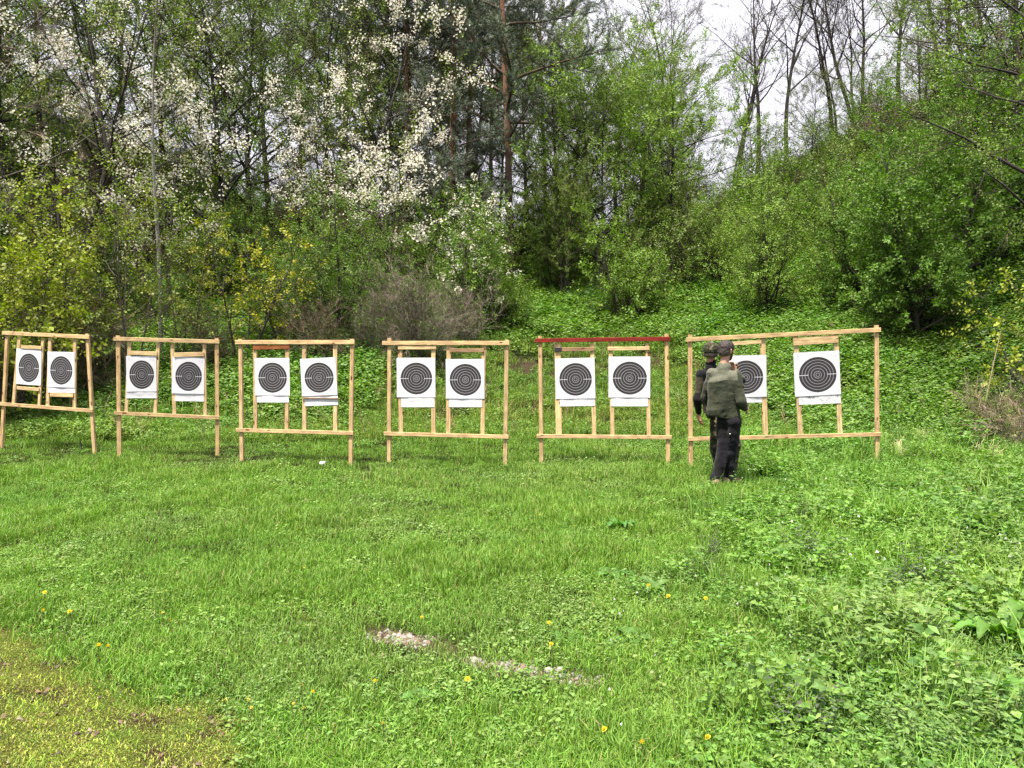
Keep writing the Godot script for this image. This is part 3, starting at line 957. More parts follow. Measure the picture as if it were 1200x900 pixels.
func build_frames() -> void:
	rng.seed = 31
	var wood := plain(Color.WHITE, 0.75, true)
	wood.albedo_texture = wood_image()
	wood.metallic_specular = 0.3
	M.wood = wood
	var prints := []
	for k in 3:
		var p := plain(Color.WHITE, 0.8)
		p.albedo_texture = target_image(k)
		p.texture_repeat = false
		prints.append(p)
	var plain_back := plain(Color.WHITE, 0.85)
	plain_back.albedo_texture = backing_image(false)
	var holed_back := plain(Color.WHITE, 0.85)
	holed_back.albedo_texture = backing_image(true)
	var tape := plain(lin(0.02, 0.02, 0.022), 0.4)
	# each frame: posts (top, foot), rails (ends), holders and papers, all in photo pixels on the frame's own upright plane
	var rows := [
		{"n": "the slanted frame at the shrub end of the row", "posts": [[9, 388, 2, 525], [102.5, 391, 111, 532]], "top": [3, 390, 105, 395], "bottom": [-3, 473, 109, 481.5], "tilt": 0.0,
			"holders": [
				{"n": "shorter", "up": [[23, 395, 16, 473, 0.062], [50.5, 397, 46, 475, 0.05]], "bars": [[25, 406.5, 49, 407.5, 0.055, "p"], [20, 454.5, 46, 456.5, 0.055, "p"]], "t": [34, 431, 12, 17, 3, 2], "b": [], "c": "p"},
				{"n": "longer", "up": [[59, 396, 56, 476, 0.062], [88, 398, 87.5, 478, 0.06]], "bars": [[59, 462.5, 86, 463.5, 0.06, "p"]], "t": [72, 434, 13, 17, 0, 1], "b": [56, 88, 460], "c": "p"}]},
		{"n": "the narrow frame next to the slanted one", "posts": [[138.5, 393, 140, 536], [254, 396, 255, 534]], "top": [133, 397, 257, 400.5], "bottom": [134, 484, 257, 489.5], "tilt": 0.0,
			"holders": [
				{"n": "tilted", "up": [[152, 401, 148, 483, 0.05], [185.5, 402, 182, 484, 0.05]], "bars": [[153, 413.5, 184, 414.5, 0.062, "p"]], "t": [166, 439, 14.5, 17, 3, 0], "b": [148, 183.5, 466.5], "c": "p"},
				{"n": "upright", "up": [[202, 402, 204.5, 486, 0.055], [239.5, 403, 240.5, 487, 0.05]], "bars": [[204, 416, 239, 415, 0.07, "p"]], "t": [221, 441, 15.5, 17.5, -2, 1], "b": [205, 239, 470], "c": "p"}]},
		{"n": "the frame with the reddish-brown crossbar", "posts": [[282, 397, 283.5, 540], [413, 397, 411, 545]], "top": [276, 401, 415.5, 401], "bottom": [277, 504, 414, 507.5], "tilt": 0.0,
			"holders": [
				{"n": "brown-barred", "up": [[299, 406, 299.5, 504, 0.06], [337, 405, 336, 505, 0.06]], "bars": [[296.5, 407.5, 339.5, 406.5, 0.06, "x"]], "t": [319.5, 442.5, 16.7, 18, -1, 0], "b": [301, 338.5, 471.5], "c": "r"},
				{"n": "barless", "up": [[356.5, 403, 357, 506, 0.062], [393, 403, 393, 506.5, 0.062]], "bars": [[354, 466.5, 399, 467, 0.014, "a"]], "t": [374, 442.5, 17, 18, -1, -2], "b": [357, 396, 475.5], "c": "p"}]},
		{"n": "the frame beside the red-railed one", "posts": [[456.5, 396, 456, 541], [594, 398, 592, 546]], "top": [448, 402, 597, 402], "bottom": [450, 508, 596, 512], "tilt": 0.0,
			"holders": [
				{"n": "pale-barred", "up": [[469, 405, 470, 508, 0.065], [508, 406, 508, 509.5, 0.062]], "bars": [[466.5, 407.3, 511, 407.3, 0.056, "p"]], "t": [488, 443.5, 18.5, 19, 0, 0], "b": [470, 509, 477], "c": "r"},
				{"n": "brown-barred", "up": [[526, 405, 525.5, 510, 0.065], [567, 405, 565.5, 511, 0.06]], "bars": [[527, 410.5, 567, 410.5, 0.058, "a"]], "t": [545.5, 445, 18.5, 19, 1, 0], "b": [526, 565, 477], "c": "r"}]},
		{"n": "the frame with the red top rail", "posts": [[633, 394, 634.5, 543], [781, 391, 783, 545.5]], "top": [627, 399, 785.5, 397], "bottom": [629, 511, 787, 512.5], "tilt": 0.0, "rail": "red",
			"holders": [
				{"n": "black-taped", "up": [[653.5, 402, 655, 511, 0.092], [694, 402, 696.5, 511, 0.06]], "bars": [[652, 409.5, 697, 409, 0.06, "a"]], "t": [674.5, 444.5, 19, 19.5, 0, -1], "b": [656, 697, 476], "c": "p"},
				{"n": "pale-barred", "up": [[715.5, 402, 718, 511, 0.06], [758.5, 402, 760.5, 512, 0.06]], "bars": [[712, 408.7, 761, 408, 0.055, "p"]], "t": [738, 443, 20, 19.7, 0, 0], "b": [716, 759.5, 476], "c": "r"}]},
		{"n": "the widest frame where the two people stand", "posts": [[808.5, 392, 809.5, 547], [1027, 381, 1028, 545]], "top": [804, 398, 1032, 386.5], "bottom": [806, 514.5, 1032, 509], "tilt": 0.0,
			"holders": [
				{"n": "half-hidden", "up": [[851, 399, 854, 513, 0.07], [893.5, 396, 897, 512, 0.075]], "bars": [[850, 403, 892, 400.5, 0.055, "p"]], "t": [874, 442, 20.2, 20, -1, -1], "b": [856, 893, 472], "c": "p"},
				{"n": "wide-boarded", "up": [[932.5, 394, 938, 511, 0.068], [979.5, 391, 984.5, 510, 0.066]], "bars": [[929.5, 400.5, 982, 397, 0.115, "p"]], "t": [958, 439, 22, 21, -4, -3], "b": [936, 985, 474], "c": "p"}]},
	]
	var paper_notes := [
		["with a short sheet in the slanted frame", "with a longer sheet in the slanted frame"],
		["on the tilted lath holder of the narrow frame", "on the upright lath holder of the narrow frame"],
		["under the reddish-brown crossbar", "with a thin stick across its foot beside the brown-barred one"],
		["with a torn lower edge beside the brown bar's neighbour", "under the brown bar of the frame beside the red rail"],
		["below the black-taped crossbar under the red rail", "below the pale crossbar under the red rail"],
		["half hidden by the two people", "with bullet holes along its lower sheet"]]
	paper_notes[3][0] = "with a torn lower edge in the frame beside the red rail"
	var idx := 0
	for q in rows:
		var a := ground_at(q.posts[0][2], q.posts[0][3])
		var b := ground_at(q.posts[1][2], q.posts[1][3])
		fo = Vector3(a.x, 0, a.z)
		var along := Vector3(b.x - a.x, 0, b.z - a.z).normalized()
		fn = Vector3(-along.z, 0, along.x)
		if fn.z < 0.0:
			fn = -fn
		var base := a.lerp(b, 0.5)
		base.y = hgt(base.x, base.z)
		var fr := thing("target_stand", base, "timber target frame: " + q.n, "target frame", "wooden target frames standing in a row")
		fr.set_meta("label", ["leaning timber target frame turned at an angle beside the yellow-green shrub", "narrow timber target frame beside the slanted leaning one", "timber target frame holding a holder with a reddish-brown crossbar", "timber target frame of plain wood next to the red-railed one", "timber target frame with a dark red painted top rail", "widest timber target frame with a sloping top rail, where two people stand"][idx])
		for p in q.posts:
			var top := on_frame(p[0], p[1])
			var ft := on_frame(p[2], p[3])
			ft += (ft - top).normalized() * 0.22
			var m := part("post", plank_mesh(top - base, ft - base, 0.058, 0.04, fn, vary(RAW, 0.10)), M.wood, fr)
			m.set_meta("kind", "thing")
		var rail_off := 0.0335
		var rt: Color = RED if q.has("rail") else vary(RAW.lerp(PALE, 0.55), 0.06)
		var r0 := on_frame(q.top[0], q.top[1], rail_off)
		var r1 := on_frame(q.top[2], q.top[3], rail_off)
		var tr := part("top_rail", plank_mesh(r0 - base, r1 - base, 0.062, 0.024, fn, rt), M.wood, fr)
		if q.has("rail"):
			tr.set_meta("label", "dark red painted top rail")
		r0 = on_frame(q.bottom[0], q.bottom[1], rail_off)
		r1 = on_frame(q.bottom[2], q.bottom[3], rail_off)
		part("bottom_rail", plank_mesh(r0 - base, r1 - base, 0.056, 0.024, fn, vary(RAW.lerp(PALE, 0.2), 0.08)), M.wood, fr)
		var hk := 0
		for h in q.holders:
			var ho := on_frame(h.up[0][2], h.up[0][3])
			var hn := thing("target_holder", ho, "", "target holder", "lath holders standing in the target frames")
			hn.set_meta("label", h.n + " lath holder standing in " + ["the slanted leaning frame", "the narrow frame", "the frame with a reddish crossbar", "the frame next to the red-railed one", "the red-railed frame", "the widest frame"][idx])
			for u in h.up:
				var t0 := on_frame(u[0], u[1], 0.006)
				var t1 := on_frame(u[2], u[3], 0.006)
				var tint := PALE if h.c == "p" else RAW
				part("upright", plank_mesh(t0 - ho, t1 - ho, u[4], 0.027, fn, vary(tint, 0.1)), M.wood, hn)
			for u in h.bars:
				var off := 0.0285
				if u[4] < 0.02:
					off = 0.034
				var t0 := on_frame(u[0], u[1], off)
				var t1 := on_frame(u[2], u[3], off)
				var tint: Color = {"p": PALE, "a": AGED, "x": RUST}[u[5]]
				part("crossbar", plank_mesh(t0 - ho, t1 - ho, u[4], 0.017, fn, vary(tint, 0.06)), M.wood, hn)
			if h.n == "black-taped":
				var t0 := on_frame(650, 409.7, 0.029)
				var t1 := on_frame(658.5, 409.6, 0.029)
				part("tape", plank_mesh(t0 - ho, t1 - ho, 0.068, 0.024, fn, Color.WHITE), tape, hn)
			# the paper
			var t: Array = h.t
			var hw: float = t[2] / 0.82
			var hh: float = t[3] / 0.82
			var sx: float = t[0] - 0.02 * hw
			var sy: float = t[1] - 0.05 * hh
			var c := [Vector2(sx - hw + t[4] * 0.5, sy - hh - t[5] * 0.5), Vector2(sx + hw + t[4] * 0.5, sy - hh + t[5] * 0.5), Vector2(sx + hw - t[4] * 0.5, sy + hh + t[5] * 0.5), Vector2(sx - hw - t[4] * 0.5, sy + hh - t[5] * 0.5)]
			var po := on_frame(sx, sy, 0.0225)
			var pt := thing("paper_target", po, "white paper target " + paper_notes[idx][hk], "paper target", "paper targets with black ringed discs")
			var w := []
			for k in c:
				w.append(on_frame(k.x, k.y, 0.0235) - po)
			part("printed_sheet", sheet_mesh(w[0], w[1], w[2], w[3], fn, 0.012, idx * 2 + hk), prints[(idx * 2 + hk) % 2 if idx != 3 else 2], pt)
			if h.b.size():
				var y0: float = sy + hh - 4.0
				var y1: float = h.b[2]
				var ww := [on_frame(h.b[0], y0, 0.0212) - po, on_frame(h.b[1], y0 + t[5], 0.0212) - po, on_frame(h.b[1], y1 + t[5] * 0.4, 0.0212) - po, on_frame(h.b[0], y1, 0.0212) - po]
				part("lower_sheet", sheet_mesh(ww[0], ww[1], ww[2], ww[3], fn, 0.010, 40 + idx * 2 + hk), holed_back if h.n == "wide-boarded" else plain_back, pt)
			hk += 1
		idx += 1

# ------------------------------------------------------------------ meadow
func tuft_mesh(blades: int, height: float, spread: float, w: float, lean: float, col: Color, vr: float, dry := 0.06) -> ArrayMesh:
	var mb := MB.new()
	for k in blades:
		var a := rng.randf() * TAU
		var b := Vector3(cos(a), 0, sin(a)) * spread * sqrt(rng.randf())
		var az := rng.randf() * TAU
		var out := Vector3(cos(az), 0, sin(az))
		var s := Vector3(-out.z, 0, out.x).rotated(Vector3.UP, rng.randf_range(-0.6, 0.6))
		var h := height * rng.randf_range(0.45, 1.1)
		var l := lean * rng.randf_range(0.2, 1.2)
		var m := b + Vector3.UP * h * 0.55 + out * h * 0.2 * l
		var t := b + Vector3.UP * h * (1.0 - 0.25 * l) + out * h * 0.75 * l
		var c := vary(col, vr)
		if rng.randf() < dry:
			c = vary(Color(0.26, 0.22, 0.10), 0.2)
		var hw := w * rng.randf_range(0.6, 1.2) * 0.5
		mb.tri(b - s * hw, b + s * hw, m - s * hw * 0.9, c)
		mb.tri(b + s * hw, m + s * hw * 0.9, m - s * hw * 0.9, c)
		mb.tri(m - s * hw * 0.9, m + s * hw * 0.9, t, c)
	return mb.mesh()

func herb_mesh(stems: int, per: int, height: float, spread: float, ll: float, lw: float, col: Color, vr: float, tumble := 0.5, lobed := false) -> ArrayMesh:
	var mb := MB.new()
	for s in stems:
		var a := rng.randf() * TAU
		var b := Vector3(cos(a), 0, sin(a)) * spread * sqrt(rng.randf())
		var top := b + Vector3(rng.randfn() * 0.2, 1.0, rng.randfn() * 0.2).normalized() * height * rng.randf_range(0.55, 1.1)
		add_twig(mb, b, top, 0.003, col * 0.8)
		for k in per:
			var t := 1.0 - 0.75 * k / per
			var az := k * 2.1 + rng.randf()
			var out := Vector3(cos(az), rng.randf_range(0.0, 0.5), sin(az)).normalized()
			var z := rng.randf_range(0.6, 1.15)
			var c := vary(col, vr)
			var up := Vector3.UP + rv() * tumble
			if lobed and k % 2 == 0:
				# three leaflets on one stalk
				var at := b.lerp(top, t) + out * ll * 0.5
				for g in 3:
					add_leaf(mb, at, out.rotated(Vector3.UP, (g - 1) * 1.05), up, ll * z * 0.8, lw * z * 0.85, 0.4, rng.randf_range(0.1, 0.9), c)
			else:
				add_leaf(mb, b.lerp(top, t), out, up, ll * z, lw * z, 0.4, rng.randf_range(0.2, 1.0), c)
	return mb.mesh()

func rosette_mesh(leaves: int, ll: float, lw: float, col: Color, rise: float) -> ArrayMesh:
	# long ribbed leaves in three panels each
	var mb := MB.new()
	for k in leaves:
		var a := k * 2.4 + rng.randf() * 0.7
		var out := Vector3(cos(a), 0, sin(a))
		var side := Vector3(-out.z, 0, out.x)
		var l := ll * rng.randf_range(0.7, 1.1)
		var c := vary(col, 0.18)
		var e := rise * rng.randf_range(0.5, 1.3)
		var n := 9
		var m := 6
		var first := mb.v.size()
		for s in n + 1:
			var t := float(s) / n
			var y := e * l * (t - 0.78 * t * t)
			var mid := out * l * t * (1.0 - 0.25 * e) + Vector3.UP * y
			var w := lw * 0.5 * sin(PI * clampf(0.08 + 0.9 * t, 0.0, 1.0))
			for q in m + 1:
				var f := 2.0 * q / m - 1.0
				var ripple := 0.10 * lw * absf(f) * sin(s * 2.3 + k + f * 2.0) + 0.015 * lw * (q % 2)
				mb.vert(mid + side * w * f + Vector3.UP * (absf(f) * w * 0.45 + ripple), Vector3.UP, vary(c, 0.07), Vector2.ZERO)
		for s in n:
			for q in m:
				var i := first + s * (m + 1) + q
				mb.face(i, i + 1, i + m + 2)
				mb.face(i, i + m + 2, i + m + 1)
		for s in n + 1:
			for q in m + 1:
				var i := first + s * (m + 1) + q
				var du := mb.v[first + s * (m + 1) + mini(q + 1, m)] - mb.v[first + s * (m + 1) + maxi(q - 1, 0)]
				var dv := mb.v[first + mini(s + 1, n) * (m + 1) + q] - mb.v[first + maxi(s - 1, 0) * (m + 1) + q]
				var nn := dv.cross(du).normalized()
				mb.n[i] = nn if nn.y > 0.0 else -nn
	return mb.mesh()

func round_leaf_mesh(leaves: int, height: float, size: float, col: Color) -> ArrayMesh:
	var mb := MB.new()
	for k in leaves:
		var a := k * 2.4 + rng.randf()
		var top := Vector3(cos(a) * height * 0.7, height * rng.randf_range(0.6, 1.1), sin(a) * height * 0.7)
		add_twig(mb, Vector3.ZERO, top, 0.005, col * 0.9)
		var up := (Vector3.UP + Vector3(cos(a), 0, sin(a)) * 0.45 + rv() * 0.2).normalized()
		var s := up.cross(Vector3(0.3, 0.1, 0.9)).normalized()
		var q := up.cross(s)
		var r := size * rng.randf_range(0.6, 1.1)
		var c := vary(col, 0.15)
		for p in 9:
			var b0 := TAU * p / 9.0
			var b1 := TAU * (p + 1) / 9.0
			mb.tri(top - up * 0.02, top + (s * cos(b0) + q * sin(b0)) * r * (0.9 + 0.12 * sin(p * 2.3)), top + (s * cos(b1) + q * sin(b1)) * r * (0.9 + 0.12 * sin((p + 1) % 9 * 2.3)), c)
	return mb.mesh()

func spot(x: float, d: float, s: float, tilt := 0.12, sink := 0.01) -> Transform3D:
	var b := Basis(Vector3.UP, rng.randf() * TAU)
	b = Basis(Vector3(rng.randfn(), 0, rng.randfn()).normalized(), rng.randfn() * tilt) * b
	return Transform3D(b.scaled(Vector3.ONE * s), Vector3(x, hgt(x, -d) - sink, -d))

func stuff(called: String, label: String, category: String) -> Node3D:
	var o := thing(called, Vector3.ZERO, label, category)
	o.set_meta("kind", "stuff")
	return o

func put_all(parent: Node3D, called: String, meshes: Array, mat: Material, where: Array, tint: Array) -> void:
	# where[k], tint[k] belong to meshes[k]
	for k in meshes.size():
		if where[k].size():
			scatter(called, meshes[k], mat, where[k], tint[k], parent)

func lists(n: int) -> Array:
	var o := []
	for k in n:
		o.append([])
	return o

func build_meadow() -> void:
	rng.seed = 555
	var g := Color(0.15, 0.275, 0.043)
	var lawn := []
	for k in 3:
		lawn.append(tuft_mesh(64, 0.065, 0.14, 0.0042, 0.9, g, 0.36))
	lawn.append(tuft_mesh(40, 0.12, 0.12, 0.005, 0.8, Color(0.135, 0.245, 0.042), 0.3, 0.03))
	lawn.append(herb_mesh(16, 4, 0.04, 0.14, 0.018, 0.013, Color(0.145, 0.255, 0.055), 0.32, 0.7))
	lawn.append(herb_mesh(11, 5, 0.055, 0.13, 0.026, 0.015, Color(0.17, 0.265, 0.065), 0.32, 0.7))
	var where := lists(6)
	var tint := lists(6)
	var short := [tuft_mesh(80, 0.024, 0.12, 0.0036, 1.0, Color(0.30, 0.39, 0.065), 0.35, 0.2), tuft_mesh(60, 0.018, 0.12, 0.004, 1.2, Color(0.37, 0.40, 0.10), 0.35, 0.3)]
	var mw := lists(2)
	var mt := lists(2)
	var herbs := [herb_mesh(15, 6, 0.12, 0.17, 0.03, 0.018, Color(0.115, 0.235, 0.042), 0.4, 0.9, true), herb_mesh(11, 8, 0.17, 0.16, 0.036, 0.021, Color(0.14, 0.255, 0.05), 0.4, 0.9, true), herb_mesh(20, 5, 0.08, 0.17, 0.022, 0.016, Color(0.10, 0.205, 0.038), 0.38, 0.8), tuft_mesh(64, 0.2, 0.15, 0.0055, 0.7, g, 0.3, 0.08), herb_mesh(9, 6, 0.10, 0.16, 0.05, 0.026, Color(0.085, 0.175, 0.036), 0.38, 0.9), rosette_mesh(9, 0.13, 0.032, Color(0.135, 0.24, 0.05), 1.0), herb_mesh(10, 12, 0.26, 0.15, 0.034, 0.013, Color(0.14, 0.235, 0.055), 0.32, 0.7)]
	var hw := lists(7)
	var ht := lists(7)
	for k in 25000:
		var d := 2.3 * pow(15.8 / 2.3, rng.randf())
		var x := rng.randf_range(-1.0, 1.0) * (0.74 * d + 1.6)
		if gravel_line.size() and d < 7.0 and gravel_dist(x, -d) < 0.10 + 0.08 * na.get_noise_2d(x * 40.0, -d * 40.0) and rng.randf() < 0.88:
			continue
		var m := moss_share(x, -d) if d < 6.5 else 0.0
		var far := smoothstep(4.0, 15.0, d)
		var patch := na.get_noise_2d(x * 8.0 + 30.0, d * 8.0)
		var broad := nb.get_noise_2d(x * 5.0, d * 5.0)
		var dull := smoothstep(0.05, 0.35, na.get_noise_2d(x * 5.0 - 60.0, d * 5.0))
		var t := Color(1.0 + 0.18 * patch + 0.10 * dull, 1.0 + 0.10 * patch, 1.0 + 0.25 * dull)
		t = vary(t, 0.14)
		if rng.randf() < m:
			if na.get_noise_2d(x * 45.0 + 90.0, -d * 45.0) > 0.17 and rng.randf() < 0.9:
				continue
			if rng.randf() < 0.12:
				where[0].append(spot(x, d, rng.randf_range(0.4, 0.7)))
				tint[0].append(t)
				continue
			var j := rng.randi() % 2
			mw[j].append(spot(x, d, rng.randf_range(0.7, 1.3)))
			mt[j].append(t)
			continue
		var hs := herb_share(x, -d)
		if rng.randf() < hs * 0.92:
			if na.get_noise_2d(x * 22.0 + 200.0, d * 22.0) > 0.27:
				continue
			var j := 0
			var q := rng.randf() + 0.5 * broad
			j = 1 if q > 0.75 else 0 if q > 0.4 else 2
			var lot := rng.randf()
			if lot < 0.26:
				j = 3
			elif lot < 0.32:
				j = 4
			elif lot < 0.37:
				j = 5
			elif lot < 0.37 + 0.16 * smoothstep(-0.1, 0.3, na.get_noise_2d(x * 16.0, d * 16.0 + 50.0)):
				j = 6
			# trodden low where the two people stand
			var trod := 1.0 - 0.6 * exp(-pow(Vector2(x - 2.62, d - 9.0).length() / 0.75, 2.0))
			var rough := maxf(na.get_noise_2d(x * 20.0, d * 20.0 + 400.0), -0.42)
			hw[j].append(spot(x, d, rng.randf_range(0.7, 1.25) * (1.0 + 0.35 * far) * (1.0 + 0.35 * broad) * (1.0 + 1.35 * rough) * trod))
			ht[j].append(t)
			continue
		var j := rng.randi() % 3
		var q := rng.randf()
		if patch > 0.12 and q < 0.35:
			j = 3
		elif q < 0.16 + 0.45 * broad:
			j = 4 + rng.randi() % 2
		var s := rng.randf_range(0.7, 1.25) * (1.0 + 0.55 * far) * (1.0 + 0.3 * patch)
		# trodden strip in front of the frames
		s *= 1.0 - 0.35 * exp(-pow((d - 12.0) / 0.8, 2.0)) * smoothstep(2.0, -2.0, x)
		where[j].append(spot(x, d, maxf(s, 0.45)))
		tint[j].append(t)
	var o := stuff("meadow_grass", "short bright green grass and clover of the meadow", "grass")
	put_all(o, "grass_tufts", lawn, M.grass, where, tint)
	o = stuff("moss_patch", "low yellowish mossy turf in the corner of the meadow", "moss")
	put_all(o, "moss_tufts", short, M.grass, mw, mt)
	o = stuff("meadow_herbs", "broad-leaved green herbs covering the meadow beside the brambles", "herbs")
	put_all(o, "herb_clumps", herbs, M.leaf, hw, ht)
	# the bank
	var bank := [herb_mesh(10, 8, 0.30, 0.24, 0.06, 0.036, Color(0.115, 0.205, 0.042), 0.34, 0.7), herb_mesh(12, 7, 0.22, 0.24, 0.052, 0.036, Color(0.135, 0.225, 0.05), 0.34, 0.7), tuft_mesh(60, 0.22, 0.22, 0.009, 0.9, Color(0.155, 0.24, 0.045), 0.3, 0.08), herb_mesh(9, 5, 0.16, 0.24, 0.08, 0.06, Color(0.125, 0.205, 0.055), 0.28, 0.7)]
	var dry := []
	var dry_tint := []
	var bw := lists(4)
	var bt := lists(4)
	for k in 21000:
		var d := 13.6 * pow(27.5 / 13.6, rng.randf())
		var x := rng.randf_range(-1.0, 1.0) * (0.72 * d + 2.0)
		var u := d - toe(x)
		if u < -1.0 and x < 5.0 + rng.randf():
			continue
		var patch := na.get_noise_2d(x * 6.0, d * 6.0 + 70.0)
		if patch > 0.36 and rng.randf() < 0.75:
			continue
		var bare := false
		for q in bare_spots:
			if Vector2(x - q.x, -d - q.z).length() < 0.42 + 0.5 * na.get_noise_2d(x * 25.0, d * 25.0):
				bare = true
		if bare and rng.randf() < 0.85:
			continue
		if rng.randf() < 0.02:
			dry.append(spot(x, d, rng.randf_range(0.5, 1.0), 0.35))
			dry_tint.append(vary(Color(1.3, 1.15, 0.9), 0.2))
		var lush := smoothstep(1.5, 5.0, u + 3.0 * patch + (2.5 if x < -3.0 else 0.0) + (4.0 if x > 5.5 else 0.0) - 3.2 * smoothstep(-2.5, -0.5, x) * smoothstep(5.5, 4.0, x))
		var j := 2
		if rng.randf() < 0.18 + 0.75 * lush:
			j = [0, 0, 1, 1, 3][rng.randi() % 5]
		bw[j].append(spot(x, d, rng.randf_range(0.65, 1.2) * (0.65 + 0.45 * lush) * (1.0 + 0.02 * d)))
		bt[j].append(vary(Color(1.0 + 0.2 * patch, 1.0, 1.0), 0.16))
	o = stuff("bank_herbs", "dense green nettles and herbs covering the bank under the wood", "herbs")
	put_all(o, "herb_clumps", bank, M.leaf, bw, bt)
	o = stuff("dry_stems", "sparse dry brown stems standing in the herbs of the bank", "stems")
	scatter("stems", SP.dead, M.twig, dry, dry_tint, o)
	var straw := tuft_mesh(30, 0.34, 0.1, 0.006, 0.7, Color(0.42, 0.36, 0.20), 0.25, 0.0)
	dry = []
	dry_tint = []
	for k in 170:
		var p := ground_at(rng.randf_range(1050.0, 1230.0), rng.randf_range(425.0, 545.0))
		if na.get_noise_2d(p.x * 22.0, p.z * 22.0) > 0.0 and p.z > -20.0:
			dry.append(spot(p.x, -p.z, rng.randf_range(0.5, 1.1), 0.3))
			dry_tint.append(vary(Color.WHITE, 0.2))
	o = stuff("straw_tufts", "pale straw-coloured dead grass among the herbs by the brambles", "dead grass")
	scatter("straw", straw, M.twig, dry, dry_tint, o)
	# woodland floor
	var fw := lists(4)
	var ft := lists(4)
	for k in 8000:
		var d := rng.randf_range(22.0, 47.0)
		var x := rng.randf_range(-1.0, 1.0) * (0.74 * d + 3.0)
		var j: int = [0, 1, 3, 0][rng.randi() % 4]
		if na.get_noise_2d(x * 4.0, d * 4.0) > 0.1:
			continue
		fw[j].append(spot(x, d, rng.randf_range(1.0, 2.2)))
		ft[j].append(vary(Color(0.85, 0.8, 0.8), 0.2))
	o = stuff("woodland_undergrowth", "low green undergrowth on the floor of the hillside wood", "undergrowth")
	put_all(o, "undergrowth_clumps", bank, M.leaf, fw, ft)
	# coltsfoot-like round leaves on the bank
	var rl := [round_leaf_mesh(6, 0.22, 0.10, Color(0.13, 0.21, 0.07)), round_leaf_mesh(5, 0.28, 0.13, Color(0.12, 0.20, 0.06))]
	var rw := lists(2)
	var rt := lists(2)
	for k in 900:
		var px := rng.randf_range(860.0, 1190.0)
		var py := rng.randf_range(392.0, 470.0)
		if na.get_noise_2d(px * 0.25, py * 0.5) < -0.05:
			continue
		var p := ground_at(px, py)
		if p.z < -26.0:
			continue
		var j := rng.randi() % 2
		rw[j].append(spot(p.x, -p.z, rng.randf_range(0.45, 0.95)))
		rt[j].append(vary(Color(1, 1, 1), 0.15))
	o = stuff("round_leaved_herbs", "large pale round leaves growing on the bank behind the widest frame", "herbs")
	put_all(o, "round_leaves", rl, M.leaf, rw, rt)

